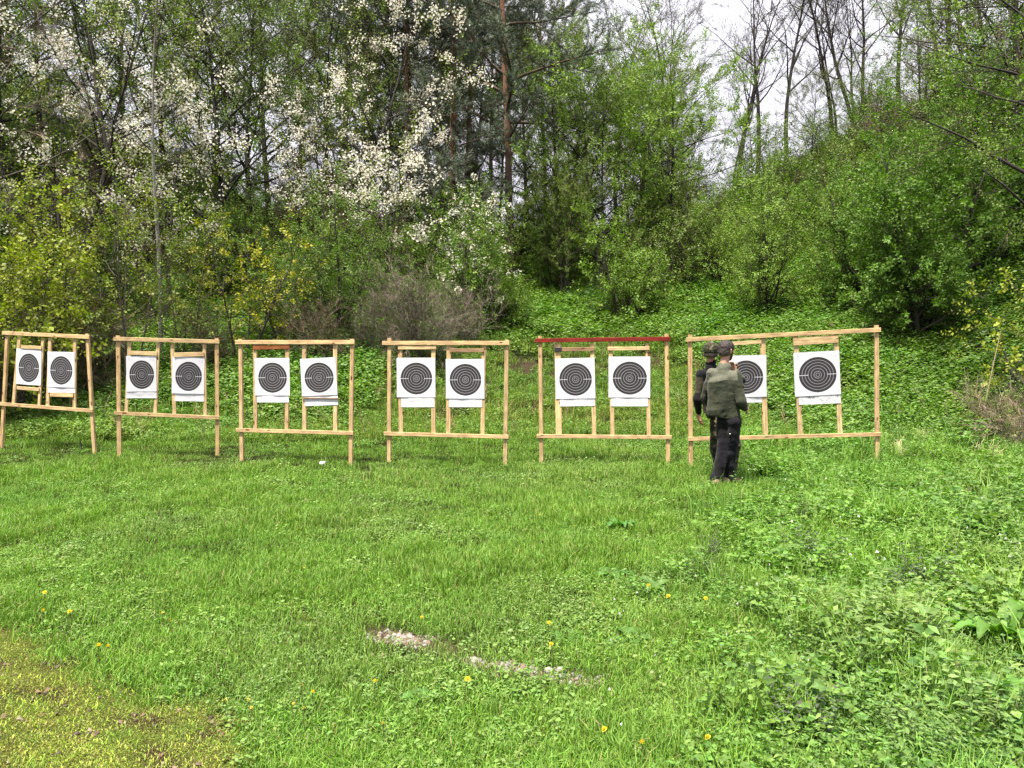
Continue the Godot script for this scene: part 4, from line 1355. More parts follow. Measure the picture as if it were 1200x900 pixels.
# ------------------------------------------------------------------ people: smooth bodies from tapered capsules, meshed as surface nets
# cap: [a, b, ra, rb]
func blob(caps: Array, cell: float, k: float, paint: Callable, wrinkle := 0.0, freq := 1.0, cut = null, mb: MB = null) -> MB:
	if mb == null:
		mb = MB.new()
	var lo := Vector3(1e9, 1e9, 1e9)
	var hi := -lo
	var pad := 3.0 / k + cell * 2.0
	for c in caps:
		var r: float = maxf(c[2], c[3]) + pad
		lo = lo.min(c[0] - Vector3.ONE * r).min(c[1] - Vector3.ONE * r)
		hi = hi.max(c[0] + Vector3.ONE * r).max(c[1] + Vector3.ONE * r)
	var nx := int((hi.x - lo.x) / cell) + 2
	var ny := int((hi.y - lo.y) / cell) + 2
	var nz := int((hi.z - lo.z) / cell) + 2
	var f := PackedFloat32Array()
	f.resize(nx * ny * nz)
	var sx := 1
	var sy := nx
	var sz := nx * ny
	for c in caps:
		var a: Vector3 = c[0]
		var ab: Vector3 = c[1] - a
		var l2: float = maxf(ab.length_squared(), 1e-9)
		var ra: float = c[2]
		var dr: float = c[3] - ra
		var r: float = maxf(c[2], c[3]) + pad
		var p0 := (a.min(c[1]) - Vector3.ONE * r - lo) / cell
		var p1 := (a.max(c[1]) + Vector3.ONE * r - lo) / cell
		for z in range(maxi(int(p0.z), 0), mini(int(p1.z) + 1, nz)):
			for y in range(maxi(int(p0.y), 0), mini(int(p1.y) + 1, ny)):
				for x in range(maxi(int(p0.x), 0), mini(int(p1.x) + 1, nx)):
					var p := lo + Vector3(x, y, z) * cell
					var t := clampf((p - a).dot(ab) / l2, 0.0, 1.0)
					var d := (p - a - ab * t).length() - ra - dr * t
					if d < pad:
						f[x + y * sy + z * sz] += exp(-k * d)
	# inside where the sum is over one
	for z in nz:
		for y in ny:
			for x in nx:
				var i := x + y * sy + z * sz
				var v := f[i]
				var d := 1.0 if v < 1e-5 else -log(v) / k
				if absf(d) < 0.06:
					if wrinkle > 0.0:
						var p := lo + Vector3(x, y, z) * cell
						d += wrinkle * (nb.get_noise_3d(p.x * 70.0 * freq, p.y * 45.0 * freq, p.z * 70.0 * freq) + 0.6 * na.get_noise_3d(p.x * 60.0 * freq + 80.0, p.y * 190.0 * freq, p.z * 60.0 * freq))
				if cut != null:
					d = maxf(d, cut.call(lo + Vector3(x, y, z) * cell))
				f[i] = d
	var at := {}
	for z in nz - 1:
		for y in ny - 1:
			for x in nx - 1:
				var i := x + y * sy + z * sz
				var c0 := f[i] < 0.0
				var c1 := f[i + 1] < 0.0
				var c2 := f[i + sy] < 0.0
				var c3 := f[i + sy + 1] < 0.0
				var c4 := f[i + sz] < 0.0
				var c5 := f[i + sz + 1] < 0.0
				var c6 := f[i + sz + sy] < 0.0
				var c7 := f[i + sz + sy + 1] < 0.0
				if c0 == c1 and c0 == c2 and c0 == c3 and c0 == c4 and c0 == c5 and c0 == c6 and c0 == c7:
					continue
				var s := Vector3.ZERO
				var n := 0
				for e in [[0, 1], [2, 3], [4, 5], [6, 7], [0, 2], [1, 3], [4, 6], [5, 7], [0, 4], [1, 5], [2, 6], [3, 7]]:
					var ia: int = e[0]
					var ib: int = e[1]
					var oa := Vector3(ia & 1, (ia >> 1) & 1, ia >> 2)
					var ob := Vector3(ib & 1, (ib >> 1) & 1, ib >> 2)
					var va := f[i + int(oa.x) + int(oa.y) * sy + int(oa.z) * sz]
					var vb := f[i + int(ob.x) + int(ob.y) * sy + int(ob.z) * sz]
					if (va < 0.0) != (vb < 0.0):
						s += oa.lerp(ob, va / (va - vb))
						n += 1
				var p := lo + (Vector3(x, y, z) + s / n) * cell
				var gr := Vector3(f[i + 1] - f[i] + f[i + sy + 1] - f[i + sy] + f[i + sz + 1] - f[i + sz] + f[i + sz + sy + 1] - f[i + sz + sy],
					f[i + sy] - f[i] + f[i + sy + 1] - f[i + 1] + f[i + sz + sy] - f[i + sz] + f[i + sz + sy + 1] - f[i + sz + 1],
					f[i + sz] - f[i] + f[i + sz + 1] - f[i + 1] + f[i + sz + sy] - f[i + sy] + f[i + sz + sy + 1] - f[i + sy + 1]).normalized()
				at[i] = mb.vert(p, gr, paint.call(p))
	for i in at:
		var x: int = i % nx
		var y: int = (i / nx) % ny
		var z: int = i / sz
		for ax in 3:
			var o: int = [1, sy, sz][ax]
			var u: int = [sy, sz, 1][ax]
			var w: int = [sz, 1, sy][ax]
			if (f[i] < 0.0) != (f[i + o] < 0.0) and at.has(i - u) and at.has(i - w) and at.has(i - u - w):
				mb.face(at[i], at[i - u], at[i - u - w])
				mb.face(at[i], at[i - u - w], at[i - w])
	return mb

func hand_caps(wrist: Vector3, dir: Vector3, palm_n: Vector3, thumb_side: float, curl: float) -> Array:
	# palm, four unequal fingers with two bends and a thumb from the side of the palm
	dir = dir.normalized()
	palm_n = (palm_n - dir * palm_n.dot(dir)).normalized()
	var side := dir.cross(palm_n)
	var caps := []
	for k in 4:
		var o := side * (k - 1.5) * 0.019
		caps.append([wrist + o * 0.6 + dir * 0.01, wrist + o + dir * 0.085, 0.016, 0.0125])
	var lens := [0.068, 0.078, 0.074, 0.058]
	for k in 4:
		var p: Vector3 = wrist + side * (k - 1.5) * 0.0205 + dir * 0.088
		var d := dir
		for s in 3:
			d = (d + palm_n * curl * (0.7 + 0.25 * s)).normalized()
			var q: Vector3 = p + d * lens[k] * [0.45, 0.32, 0.23][s]
			caps.append([p, q, 0.0092 - 0.0007 * s, 0.0086 - 0.0008 * s])
			p = q
	var b := wrist + side * thumb_side * 0.03 + dir * 0.025
	var m := b + (dir * 0.55 + side * thumb_side * 0.75 + palm_n * 0.3).normalized() * 0.045
	caps.append([b, m, 0.0125, 0.0105])
	caps.append([m, m + (dir * 0.9 + side * thumb_side * 0.25 + palm_n * 0.4).normalized() * 0.034, 0.0102, 0.0085])
	return caps

func head_caps(c: Vector3, fwd: Vector3, up: Vector3) -> Array:
	fwd = fwd.normalized()
	var right := fwd.cross(up).normalized()
	up = right.cross(fwd).normalized()
	var caps := []
	caps.append([c + up * 0.035 - fwd * 0.02, c + up * 0.035 + fwd * 0.035, 0.082, 0.078])       # skull
	caps.append([c - up * 0.01 - fwd * 0.03, c + up * 0.02 + fwd * 0.03, 0.074, 0.072])
	caps.append([c - up * 0.05 + fwd * 0.035, c - up * 0.085 + fwd * 0.065, 0.052, 0.03])        # jaw and chin
	caps.append([c + up * 0.01 + fwd * 0.095, c - up * 0.025 + fwd * 0.112, 0.010, 0.014])       # nose
	caps.append([c + up * 0.03 + fwd * 0.088 - right * 0.03, c + up * 0.03 + fwd * 0.088 + right * 0.03, 0.016, 0.016])  # brow
	for s in [-1.0, 1.0]:
		caps.append([c + right * s * 0.078 + up * 0.012 - fwd * 0.012, c + right * s * 0.08 - up * 0.026 - fwd * 0.004, 0.016, 0.011])   # ear
		caps.append([c + fwd * 0.082 - up * 0.05 + right * s * 0.012, c + fwd * 0.078 - up * 0.05 + right * s * 0.026, 0.009, 0.006])      # lips
	return caps

func skin(_p: Vector3) -> Color:
	return Color(0.36, 0.19, 0.13)

func cloth(col: Color, weave := 0.0) -> StandardMaterial3D:
	var m := plain(col, 0.9, true)
	m.metallic_specular = 0.25
	m.rim_enabled = true
	m.rim = 0.15
	m.uv1_triplanar = true
	m.uv1_scale = Vector3(6, 6, 6)
	m.albedo_texture = noise_tex(0.03, FastNoiseLite.TYPE_SIMPLEX, Color(0.8, 0.8, 0.8), Color(1, 1, 1), 256, 5)
	return m

func camo(p: Vector3) -> Color:
	var a := na.get_noise_3d(p.x * 190.0, p.y * 330.0, p.z * 190.0)
	var b := na.get_noise_3d(p.x * 260.0 + 50.0, p.y * 260.0, p.z * 260.0 + 9.0)
	var col := Color(0.03, 0.034, 0.018)
	if a > 0.12:
		col = Color(0.012, 0.012, 0.011)
	elif a < -0.14:
		col = Color(0.06, 0.05, 0.03)
	if b > 0.22:
		col = Color(0.03, 0.043, 0.018)
	elif b < -0.3:
		col = Color(0.14, 0.125, 0.085)
	return col

func eyes(parent: Node3D, c: Vector3, fwd: Vector3) -> void:
	var right := fwd.cross(Vector3.UP).normalized()
	for s in [-1.0, 1.0]:
		var m := SphereMesh.new()
		m.radius = 0.012
		m.height = 0.024
		m.radial_segments = 12
		m.rings = 6
		var e := part("eye", m, M.eye, parent)
		e.position = c + fwd * 0.083 + right * s * 0.031 + Vector3.UP * 0.012

func build_people() -> void:
	rng.seed = 12
	M.eye = plain(lin(0.5, 0.48, 0.45), 0.2)
	var skin_m := plain(Color.WHITE, 0.55, true)
	skin_m.subsurf_scatter_enabled = true
	skin_m.subsurf_scatter_strength = 0.15
	M.skin = skin_m
	var cm := cloth(Color.WHITE)
	M.cloth = cm
	M.hair = plain(Color.WHITE, 0.75, true)
	M.leather = plain(Color.WHITE, 0.6, true)
	# ---------------- the bearded person in the olive jacket
	var d := 9.45
	var foot1 := ground_at(850.0, 569.0)
	d = -foot1.z
	var k := d / FOC
	var P := func(px: float, py: float, z: float) -> Vector3:
		return Vector3((px - 850.0) * k, (569.0 - py) * k, z)
	var t := thing("person", foot1, "bearded person in olive jacket and black trousers with one forearm held forward, back turned", "person", "people at the widest frame")
	var fwd := Vector3(0.78, -0.08, -0.62).normalized()
	var head: Vector3 = P.call(849.5, 410.5, -0.02)
	var neck: Vector3 = P.call(846.0, 430.0, 0.0)
	var shl: Vector3 = P.call(834.5, 437.5, -0.075)
	var shr: Vector3 = P.call(859.0, 440.5, 0.085)
	var chest: Vector3 = P.call(845.5, 447.0, 0.0)
	var waist: Vector3 = P.call(846.5, 476.0, 0.0)
	var hip: Vector3 = P.call(853.5, 492.0, 0.0)
	var el_r: Vector3 = P.call(863.5, 468.5, 0.15)
	var wr_r: Vector3 = P.call(873.0, 479.0, -0.06)
	var el_l: Vector3 = P.call(829.5, 466.0, -0.19)
	var wr_l: Vector3 = P.call(838.0, 474.0, -0.36)
	var hpl: Vector3 = P.call(848.5, 494.0, -0.05)
	var hpr: Vector3 = P.call(858.0, 494.0, 0.05)
	var knl: Vector3 = P.call(847.0, 530.0, 0.0)
	var knr: Vector3 = P.call(857.0, 530.0, -0.02)
	var anl: Vector3 = P.call(836.5, 560.5, 0.07)
	var anr: Vector3 = P.call(856.0, 561.0, -0.06)
	var body := []
	body.append([head - Vector3(0.0, 0.05, -0.01), neck, 0.052, 0.055])
	body.append([neck - Vector3.UP * 0.04, chest, 0.05, 0.08])
	body.append([shl, shr, 0.045, 0.045])
	body.append([chest, waist, 0.09, 0.085])
	body.append([waist, hip, 0.085, 0.08])
	body.append([shl, el_l, 0.04, 0.034])
	body.append([el_l, wr_l, 0.034, 0.026])
	body.append([shr, el_r, 0.04, 0.034])
	body.append([el_r, wr_r, 0.034, 0.026])
	body.append([hpl, knl, 0.065, 0.05])
	body.append([knl, anl, 0.055, 0.038])
	body.append([hpr, knr, 0.065, 0.05])
	body.append([knr, anr, 0.055, 0.038])
	var mb := blob(body, 0.012, 110.0, skin)
	blob(head_caps(head, fwd, Vector3(0.06, 1, 0.02)), 0.006, 170.0, skin, 0.0, 1.0, null, mb)
	blob(hand_caps(wr_r, Vector3(0.55, 0.25, -0.75), Vector3(-0.6, -0.3, -0.3), -1.0, 0.35), 0.004, 260.0, skin, 0.0, 1.0, null, mb)
	blob(hand_caps(wr_l, Vector3(0.6, 0.1, -0.5), Vector3(0.1, -0.8, 0.2), 1.0, 0.4), 0.004, 260.0, skin, 0.0, 1.0, null, mb)
	part("body", mb.mesh(), M.skin, t)
	eyes(t, head, fwd)
	# hair: short dark cap over the skull, clipped at the nape and the temples
	var right := fwd.cross(Vector3.UP).normalized()
	var hair_cut := func(p: Vector3) -> float:
		var q := p - head
		return maxf(q.dot(fwd) - 0.066 - 0.25 * q.y, -q.y - 0.045 + 0.55 * maxf(q.dot(fwd), -0.03))
	var hair_paint := func(p: Vector3) -> Color:
		return Color(0.02, 0.015, 0.013).lerp(Color(0.06, 0.047, 0.04), smoothstep(0.03, -0.03, p.y - head.y))
	part("hair", blob([[head + Vector3.UP * 0.042 - fwd * 0.022, head + Vector3.UP * 0.05 + fwd * 0.03, 0.09, 0.085], [head - fwd * 0.035 - Vector3.UP * 0.01, head + Vector3.UP * 0.02, 0.079, 0.08]], 0.006, 150.0, hair_paint, 0.006, 4.0, hair_cut).mesh(), M.hair, t)
	var beard_cut := func(p: Vector3) -> float:
		var q := p - head
		return maxf(q.y + 0.012 - 0.1 * absf(q.dot(right)), 0.02 - q.dot(fwd))
	part("beard", blob([[head - Vector3.UP * 0.045 + fwd * 0.045, head - Vector3.UP * 0.085 + fwd * 0.07, 0.056, 0.034], [head - Vector3.UP * 0.02 + fwd * 0.03, head - Vector3.UP * 0.05 + fwd * 0.035, 0.075, 0.062]], 0.006, 150.0, func(_p: Vector3) -> Color: return Color(0.022, 0.017, 0.015), 0.003, 3.0, beard_cut).mesh(), M.hair, t)
	# jacket with a lighter yoke over the shoulders and a stand collar
	var seam: Vector3 = P.call(845.0, 445.0, 0.0)
	var jk := func(p: Vector3) -> Color:
		var y: float = seam.y + 0.02 * sin(p.x * 9.0 + 1.0) - 0.25 * absf(p.x - seam.x) * 0.3
		var col := Color(0.04, 0.045, 0.03)
		if p.y > y and p.x < shr.x - 0.005:
			col = Color(0.115, 0.118, 0.09)
		return col * (1.0 + 0.15 * na.get_noise_3d(p.x * 60.0, p.y * 60.0, p.z * 60.0))
	var collar: Vector3 = P.call(847.5, 428.0, -0.01)
	var jc := [[collar - right * 0.02, collar + right * 0.02 - Vector3.UP * 0.01, 0.064, 0.064], [shl, shr, 0.066, 0.066], [neck - Vector3.UP * 0.035, chest, 0.07, 0.10],
		[P.call(837.5, 450.0, -0.03), P.call(837.0, 478.0, -0.02), 0.088, 0.092], [P.call(853.5, 451.0, 0.03), P.call(855.5, 479.0, 0.02), 0.085, 0.092], [chest, waist, 0.11, 0.115],
		[P.call(836.5, 484.0, -0.02), P.call(857.0, 486.0, 0.02), 0.095, 0.098], [P.call(836.0, 494.0, -0.02), P.call(857.5, 496.0, 0.02), 0.098, 0.1],
		[shl, el_l, 0.062, 0.054], [el_l, wr_l, 0.054, 0.042], [shr, el_r, 0.066, 0.056], [el_r, wr_r, 0.058, 0.044]]
	var hem: float = P.call(0.0, 489.5, 0.0).y
	var cuff := func(p: Vector3) -> float:
		var e := hem - p.y + 0.03 * smoothstep(0.0, -0.22, p.x)
		var fold := (p - wr_r).dot((wr_r - el_r).normalized()) if p.distance_to(wr_r) < 0.12 else -1.0
		# open neck above the collar
		return maxf(maxf(e, fold), p.y - (collar.y + 0.045))
	part("jacket", blob(jc, 0.010, 80.0, jk, 0.016, 0.75, cuff).mesh(), M.cloth, t)
	var tr_paint := func(p: Vector3) -> Color:
		return Color(0.0095, 0.0095, 0.0125) * (1.0 + 0.5 * na.get_noise_3d(p.x * 90.0, p.y * 60.0, p.z * 90.0))
	var tc := [[hip + Vector3(-0.045, 0.03, -0.02), hip + Vector3(0.045, 0.02, 0.02), 0.095, 0.095], [hpl, knl, 0.085, 0.07], [knl, anl, 0.07, 0.062], [hpr, knr, 0.088, 0.072], [knr, anr, 0.072, 0.064], [anl, anl - Vector3.UP * 0.035, 0.066, 0.072], [anr, anr - Vector3.UP * 0.035, 0.066, 0.07]]
	var leg_end := func(p: Vector3) -> float: return 0.035 - p.y
	part("trousers", blob(tc, 0.010, 90.0, tr_paint, 0.018, 0.75, leg_end).mesh(), M.cloth, t)
	var pk := SphereMesh.new()
	pk.radius = 0.009
	pk.height = 0.012
	pk.radial_segments = 10
	pk.rings = 5
	var bt := part("pocket_button", pk, plain(lin(0.6, 0.6, 0.6), 0.4), t)
	bt.position = P.call(852.0, 507.0, 0.105)
	for q in [[anl, Vector3(0.15, 0, -1.0)], [anr, Vector3(0.85, 0, -0.5)]]:
		var a: Vector3 = q[0]
		var dir: Vector3 = q[1].normalized()
		var heel := Vector3(a.x, 0.035, a.z) - dir * 0.05
		part("shoe", blob([[heel, heel + dir * 0.1, 0.045, 0.048], [heel + dir * 0.1, heel + dir * 0.22, 0.048, 0.036], [heel + Vector3.UP * 0.02, a, 0.045, 0.05]], 0.008, 80.0, func(_p: Vector3) -> Color: return Color(0.13, 0.085, 0.05), 0.0, 1.0, func(p: Vector3) -> float: return -0.002 - p.y).mesh(), M.leather, t)
	# ---------------- the second person, camouflage cap and trousers, one hand raised
	var d2 := 10.15
	var x2 := (845.0 - 600.0) / FOC * d2
	var foot2 := Vector3(x2, hgt(x2, -d2), -d2)
	var row := to_px(foot2).y
	var k2 := d2 / FOC
	var Q := func(px: float, py: float, z: float) -> Vector3:
		return Vector3((px - 845.0) * k2, (row - py) * k2, z)
	t = thing("person", foot2, "person in camouflage cap and trousers with black sleeves, half hidden behind the olive jacket", "person", "people at the widest frame")
	fwd = Vector3(0.3, -0.25, -0.9).normalized()
	head = Q.call(833.0, 413.5, 0.0)
	neck = Q.call(833.0, 428.0, 0.0)
	shl = Q.call(821.5, 438.5, 0.0)
	shr = Q.call(851.0, 438.5, -0.03)
	chest = Q.call(835.0, 448.0, 0.0)
	waist = Q.call(839.0, 476.0, 0.0)
	hip = Q.call(848.0, 491.0, -0.02)
	el_l = Q.call(816.5, 466.5, 0.04)
	wr_l = Q.call(819.5, 484.5, 0.0)
	el_r = Q.call(872.5, 445.0, -0.14)
	wr_r = Q.call(869.5, 434.5, -0.3)
	hpl = Q.call(840.5, 494.0, 0.0)
	hpr = Q.call(857.0, 494.0, -0.03)
	knl = Q.call(839.0, 525.0, 0.0)
	knr = Q.call(864.5, 521.0, -0.08)
	anl = Q.call(843.0, 549.0, 0.03)
	anr = Q.call(861.0, 549.5, -0.06)
	body = []
	body.append([head - Vector3(0.0, 0.05, -0.01), neck, 0.052, 0.055])
	body.append([neck - Vector3.UP * 0.04, chest, 0.05, 0.08])
	body.append([shl, shr, 0.045, 0.045])
	body.append([chest, waist, 0.09, 0.085])
	body.append([waist, hip, 0.085, 0.08])
	body.append([shl, el_l, 0.04, 0.034])
	body.append([el_l, wr_l, 0.034, 0.026])
	body.append([shr, el_r, 0.04, 0.034])
	body.append([el_r, wr_r, 0.034, 0.026])
	body.append([hpl, knl, 0.065, 0.05])
	body.append([knl, anl, 0.055, 0.038])
	body.append([hpr, knr, 0.065, 0.05])
	body.append([knr, anr, 0.055, 0.038])
	mb = blob(body, 0.012, 110.0, skin)
	blob(head_caps(head, fwd, Vector3.UP), 0.006, 170.0, skin, 0.0, 1.0, null, mb)
	blob(hand_caps(wr_l, Vector3(0.15, -1.0, -0.1), Vector3(0.9, 0.1, -0.3), -1.0, 0.45), 0.004, 260.0, skin, 0.0, 1.0, null, mb)
	blob(hand_caps(wr_r, Vector3(-0.5, 0.8, 0.1), Vector3(-0.3, -0.3, 0.9), 1.0, 0.4), 0.004, 260.0, skin, 0.0, 1.0, null, mb)
	part("body", mb.mesh(), M.skin, t)
	eyes(t, head, fwd)
	part("hair", blob([[head - fwd * 0.03 - Vector3.UP * 0.015, head + Vector3.UP * 0.02, 0.088, 0.088]], 0.007, 90.0, func(_p: Vector3) -> Color: return Color(0.05, 0.038, 0.03), 0.003, 3.0, func(p: Vector3) -> float: return maxf((p - head).dot(fwd) - 0.02, -(p - head).y - 0.05)).mesh(), M.hair, t)
	var cap_c := head + Vector3.UP * 0.055
	var h2 := head
	var cap_cut := func(p: Vector3) -> float: return h2.y + 0.012 - p.y
	var cap_node := part("cap", blob([[cap_c - fwd * 0.03, cap_c + fwd * 0.03, 0.094, 0.092], [cap_c - Vector3.UP * 0.03 - fwd * 0.025, cap_c - Vector3.UP * 0.03 + fwd * 0.03, 0.094, 0.092]], 0.007, 70.0, camo, 0.004, 2.0, cap_cut).mesh(), M.cloth, t)
	var brim_c := head + Vector3.UP * 0.025 + fwd * 0.1
	right = fwd.cross(Vector3.UP).normalized()
	part("brim", blob([[brim_c - right * 0.05, brim_c + right * 0.05, 0.014, 0.014], [brim_c + fwd * 0.05 - right * 0.035, brim_c + fwd * 0.05 + right * 0.035, 0.012, 0.012], [brim_c, brim_c + fwd * 0.05, 0.014, 0.012]], 0.007, 60.0, camo).mesh(), M.cloth, cap_node)
	# shirt: black shoulders, brown-olive back and upper sleeves, black lower sleeves
	var chest_line: float = Q.call(0.0, 441.5, 0.0).y
	var sleeve_line: float = Q.call(0.0, 459.0, 0.0).y
	var raised := el_r
	var raised_wrist := wr_r
	var shirt_paint := func(p: Vector3) -> Color:
		if p.distance_to(raised.lerp(raised_wrist, 0.55)) < 0.13 and p.x > 0.17:
			return camo(p)
		if p.y > chest_line or p.distance_to(raised) < 0.14:
			return Color(0.009, 0.009, 0.012)
		if p.x < -0.235 and p.y < sleeve_line:
			return Color(0.008, 0.008, 0.010)
		return Color(0.045, 0.037, 0.027)
	var collar2 := Q.call(834.0, 423.0, 0.0) as Vector3
	var hem2: float = Q.call(0.0, 490.0, 0.0).y
	var wl := wr_l
	var ell := el_l
	var shirt_cut := func(p: Vector3) -> float:
		var e := hem2 - p.y if p.x > -0.235 else -1.0
		var f1 := (p - wl).dot((wl - ell).normalized()) if p.distance_to(wl) < 0.12 else -1.0
		var f2 := (p - raised_wrist).dot((raised_wrist - raised).normalized()) if p.distance_to(raised_wrist) < 0.10 else -1.0
		return maxf(maxf(maxf(e, f1), f2), p.y - collar2.y - 0.025)
	part("shirt", blob([[collar2, neck, 0.06, 0.064], [shl, shr, 0.062, 0.062], [neck - Vector3.UP * 0.035, chest, 0.07, 0.095], [Q.call(829.5, 452.0, 0.0), Q.call(833.0, 482.0, 0.0), 0.085, 0.09], [Q.call(843.0, 452.0, -0.02), Q.call(846.0, 482.0, -0.02), 0.085, 0.09], [shl, el_l, 0.055, 0.047], [el_l, wr_l, 0.047, 0.038], [shr, el_r, 0.062, 0.055], [el_r, wr_r, 0.055, 0.045]], 0.010, 85.0, shirt_paint, 0.012, 0.7, shirt_cut).mesh(), M.cloth, t)
	part("trousers", blob([[hip + Vector3(-0.06, 0.03, 0), hip + Vector3(0.06, 0.03, 0), 0.095, 0.095], [hpl, knl, 0.085, 0.066], [knl, anl, 0.066, 0.058], [hpr, knr, 0.088, 0.072], [knr, anr, 0.072, 0.06]], 0.010, 90.0, camo, 0.013, 0.7, func(p: Vector3) -> float: return 0.03 - p.y).mesh(), M.cloth, t)
	for q in [[anl, Vector3(-0.1, 0, -1.0)], [anr, Vector3(0.4, 0, -1.0)]]:
		var a: Vector3 = q[0]
		var dir: Vector3 = q[1].normalized()
		var heel := Vector3(a.x, 0.035, a.z) - dir * 0.05
		part("shoe", blob([[heel, heel + dir * 0.1, 0.045, 0.048], [heel + dir * 0.1, heel + dir * 0.22, 0.048, 0.036], [heel + Vector3.UP * 0.02, a, 0.045, 0.05]], 0.008, 80.0, func(_p: Vector3) -> Color: return Color(0.05, 0.042, 0.032), 0.0, 1.0, func(p: Vector3) -> float: return -0.002 - p.y).mesh(), M.leather, t)

# ------------------------------------------------------------------ small things in the meadow
func flower_mesh(r: float, col: Color) -> ArrayMesh:
	var mb := MB.new()
	for ring in 3:
		var n := 14 - ring * 3
		for k in n:
			var a := TAU * k / n + ring * 0.3
			var out := Vector3(cos(a), 0.25 + ring * 0.5, sin(a)).normalized()
			var s := Vector3(-sin(a), 0, cos(a)) * r * 0.16
			var b := Vector3.UP * ring * 0.004
			var e := b + out * r * (1.0 - ring * 0.2)
			mb.quad(b - s * 0.5, b + s * 0.5, e + s, e - s, vary(col, 0.12))
	return mb.mesh()

func stem_mesh(top: Vector3, w: float, col: Color) -> ArrayMesh:
	var mb := MB.new()
	var pts := [Vector3(0, -0.02, 0), top * 0.35 + Vector3(0.004, 0, 0), top * 0.7 - Vector3(0.003, 0, 0), top]
	mb.tube(pts, [w, w, w * 0.9, w * 0.8], 5, [col, col, col, col])
	return mb.mesh()

func rock_mesh(r: float, col: Color) -> ArrayMesh:
	var mb := MB.new()
	var s := Vector3(rng.randf_range(0.8, 1.3), rng.randf_range(0.45, 0.75), rng.randf_range(0.7, 1.1)) * r
	var rows := 4
	var cols := 7
	var pts := []
	for j in rows + 1:
		for i in cols:
			var a := TAU * i / cols
			var b := PI * j / rows
			pts.append(Vector3(sin(b) * cos(a), cos(b), sin(b) * sin(a)) * s * (1.0 if j == 0 or j == rows else rng.randf_range(0.8, 1.15)))
	for j in rows:
		for i in cols:
			var a: Vector3 = pts[j * cols + i]
			var b: Vector3 = pts[j * cols + (i + 1) % cols]
			var c: Vector3 = pts[(j + 1) * cols + (i + 1) % cols]
			var e: Vector3 = pts[(j + 1) * cols + i]
			if j > 0:
				mb.tri(a, b, c, col, (a + b + c).normalized())
			if j < rows - 1:
				mb.tri(a, c, e, col, (a + c + e).normalized())
	return mb.mesh()

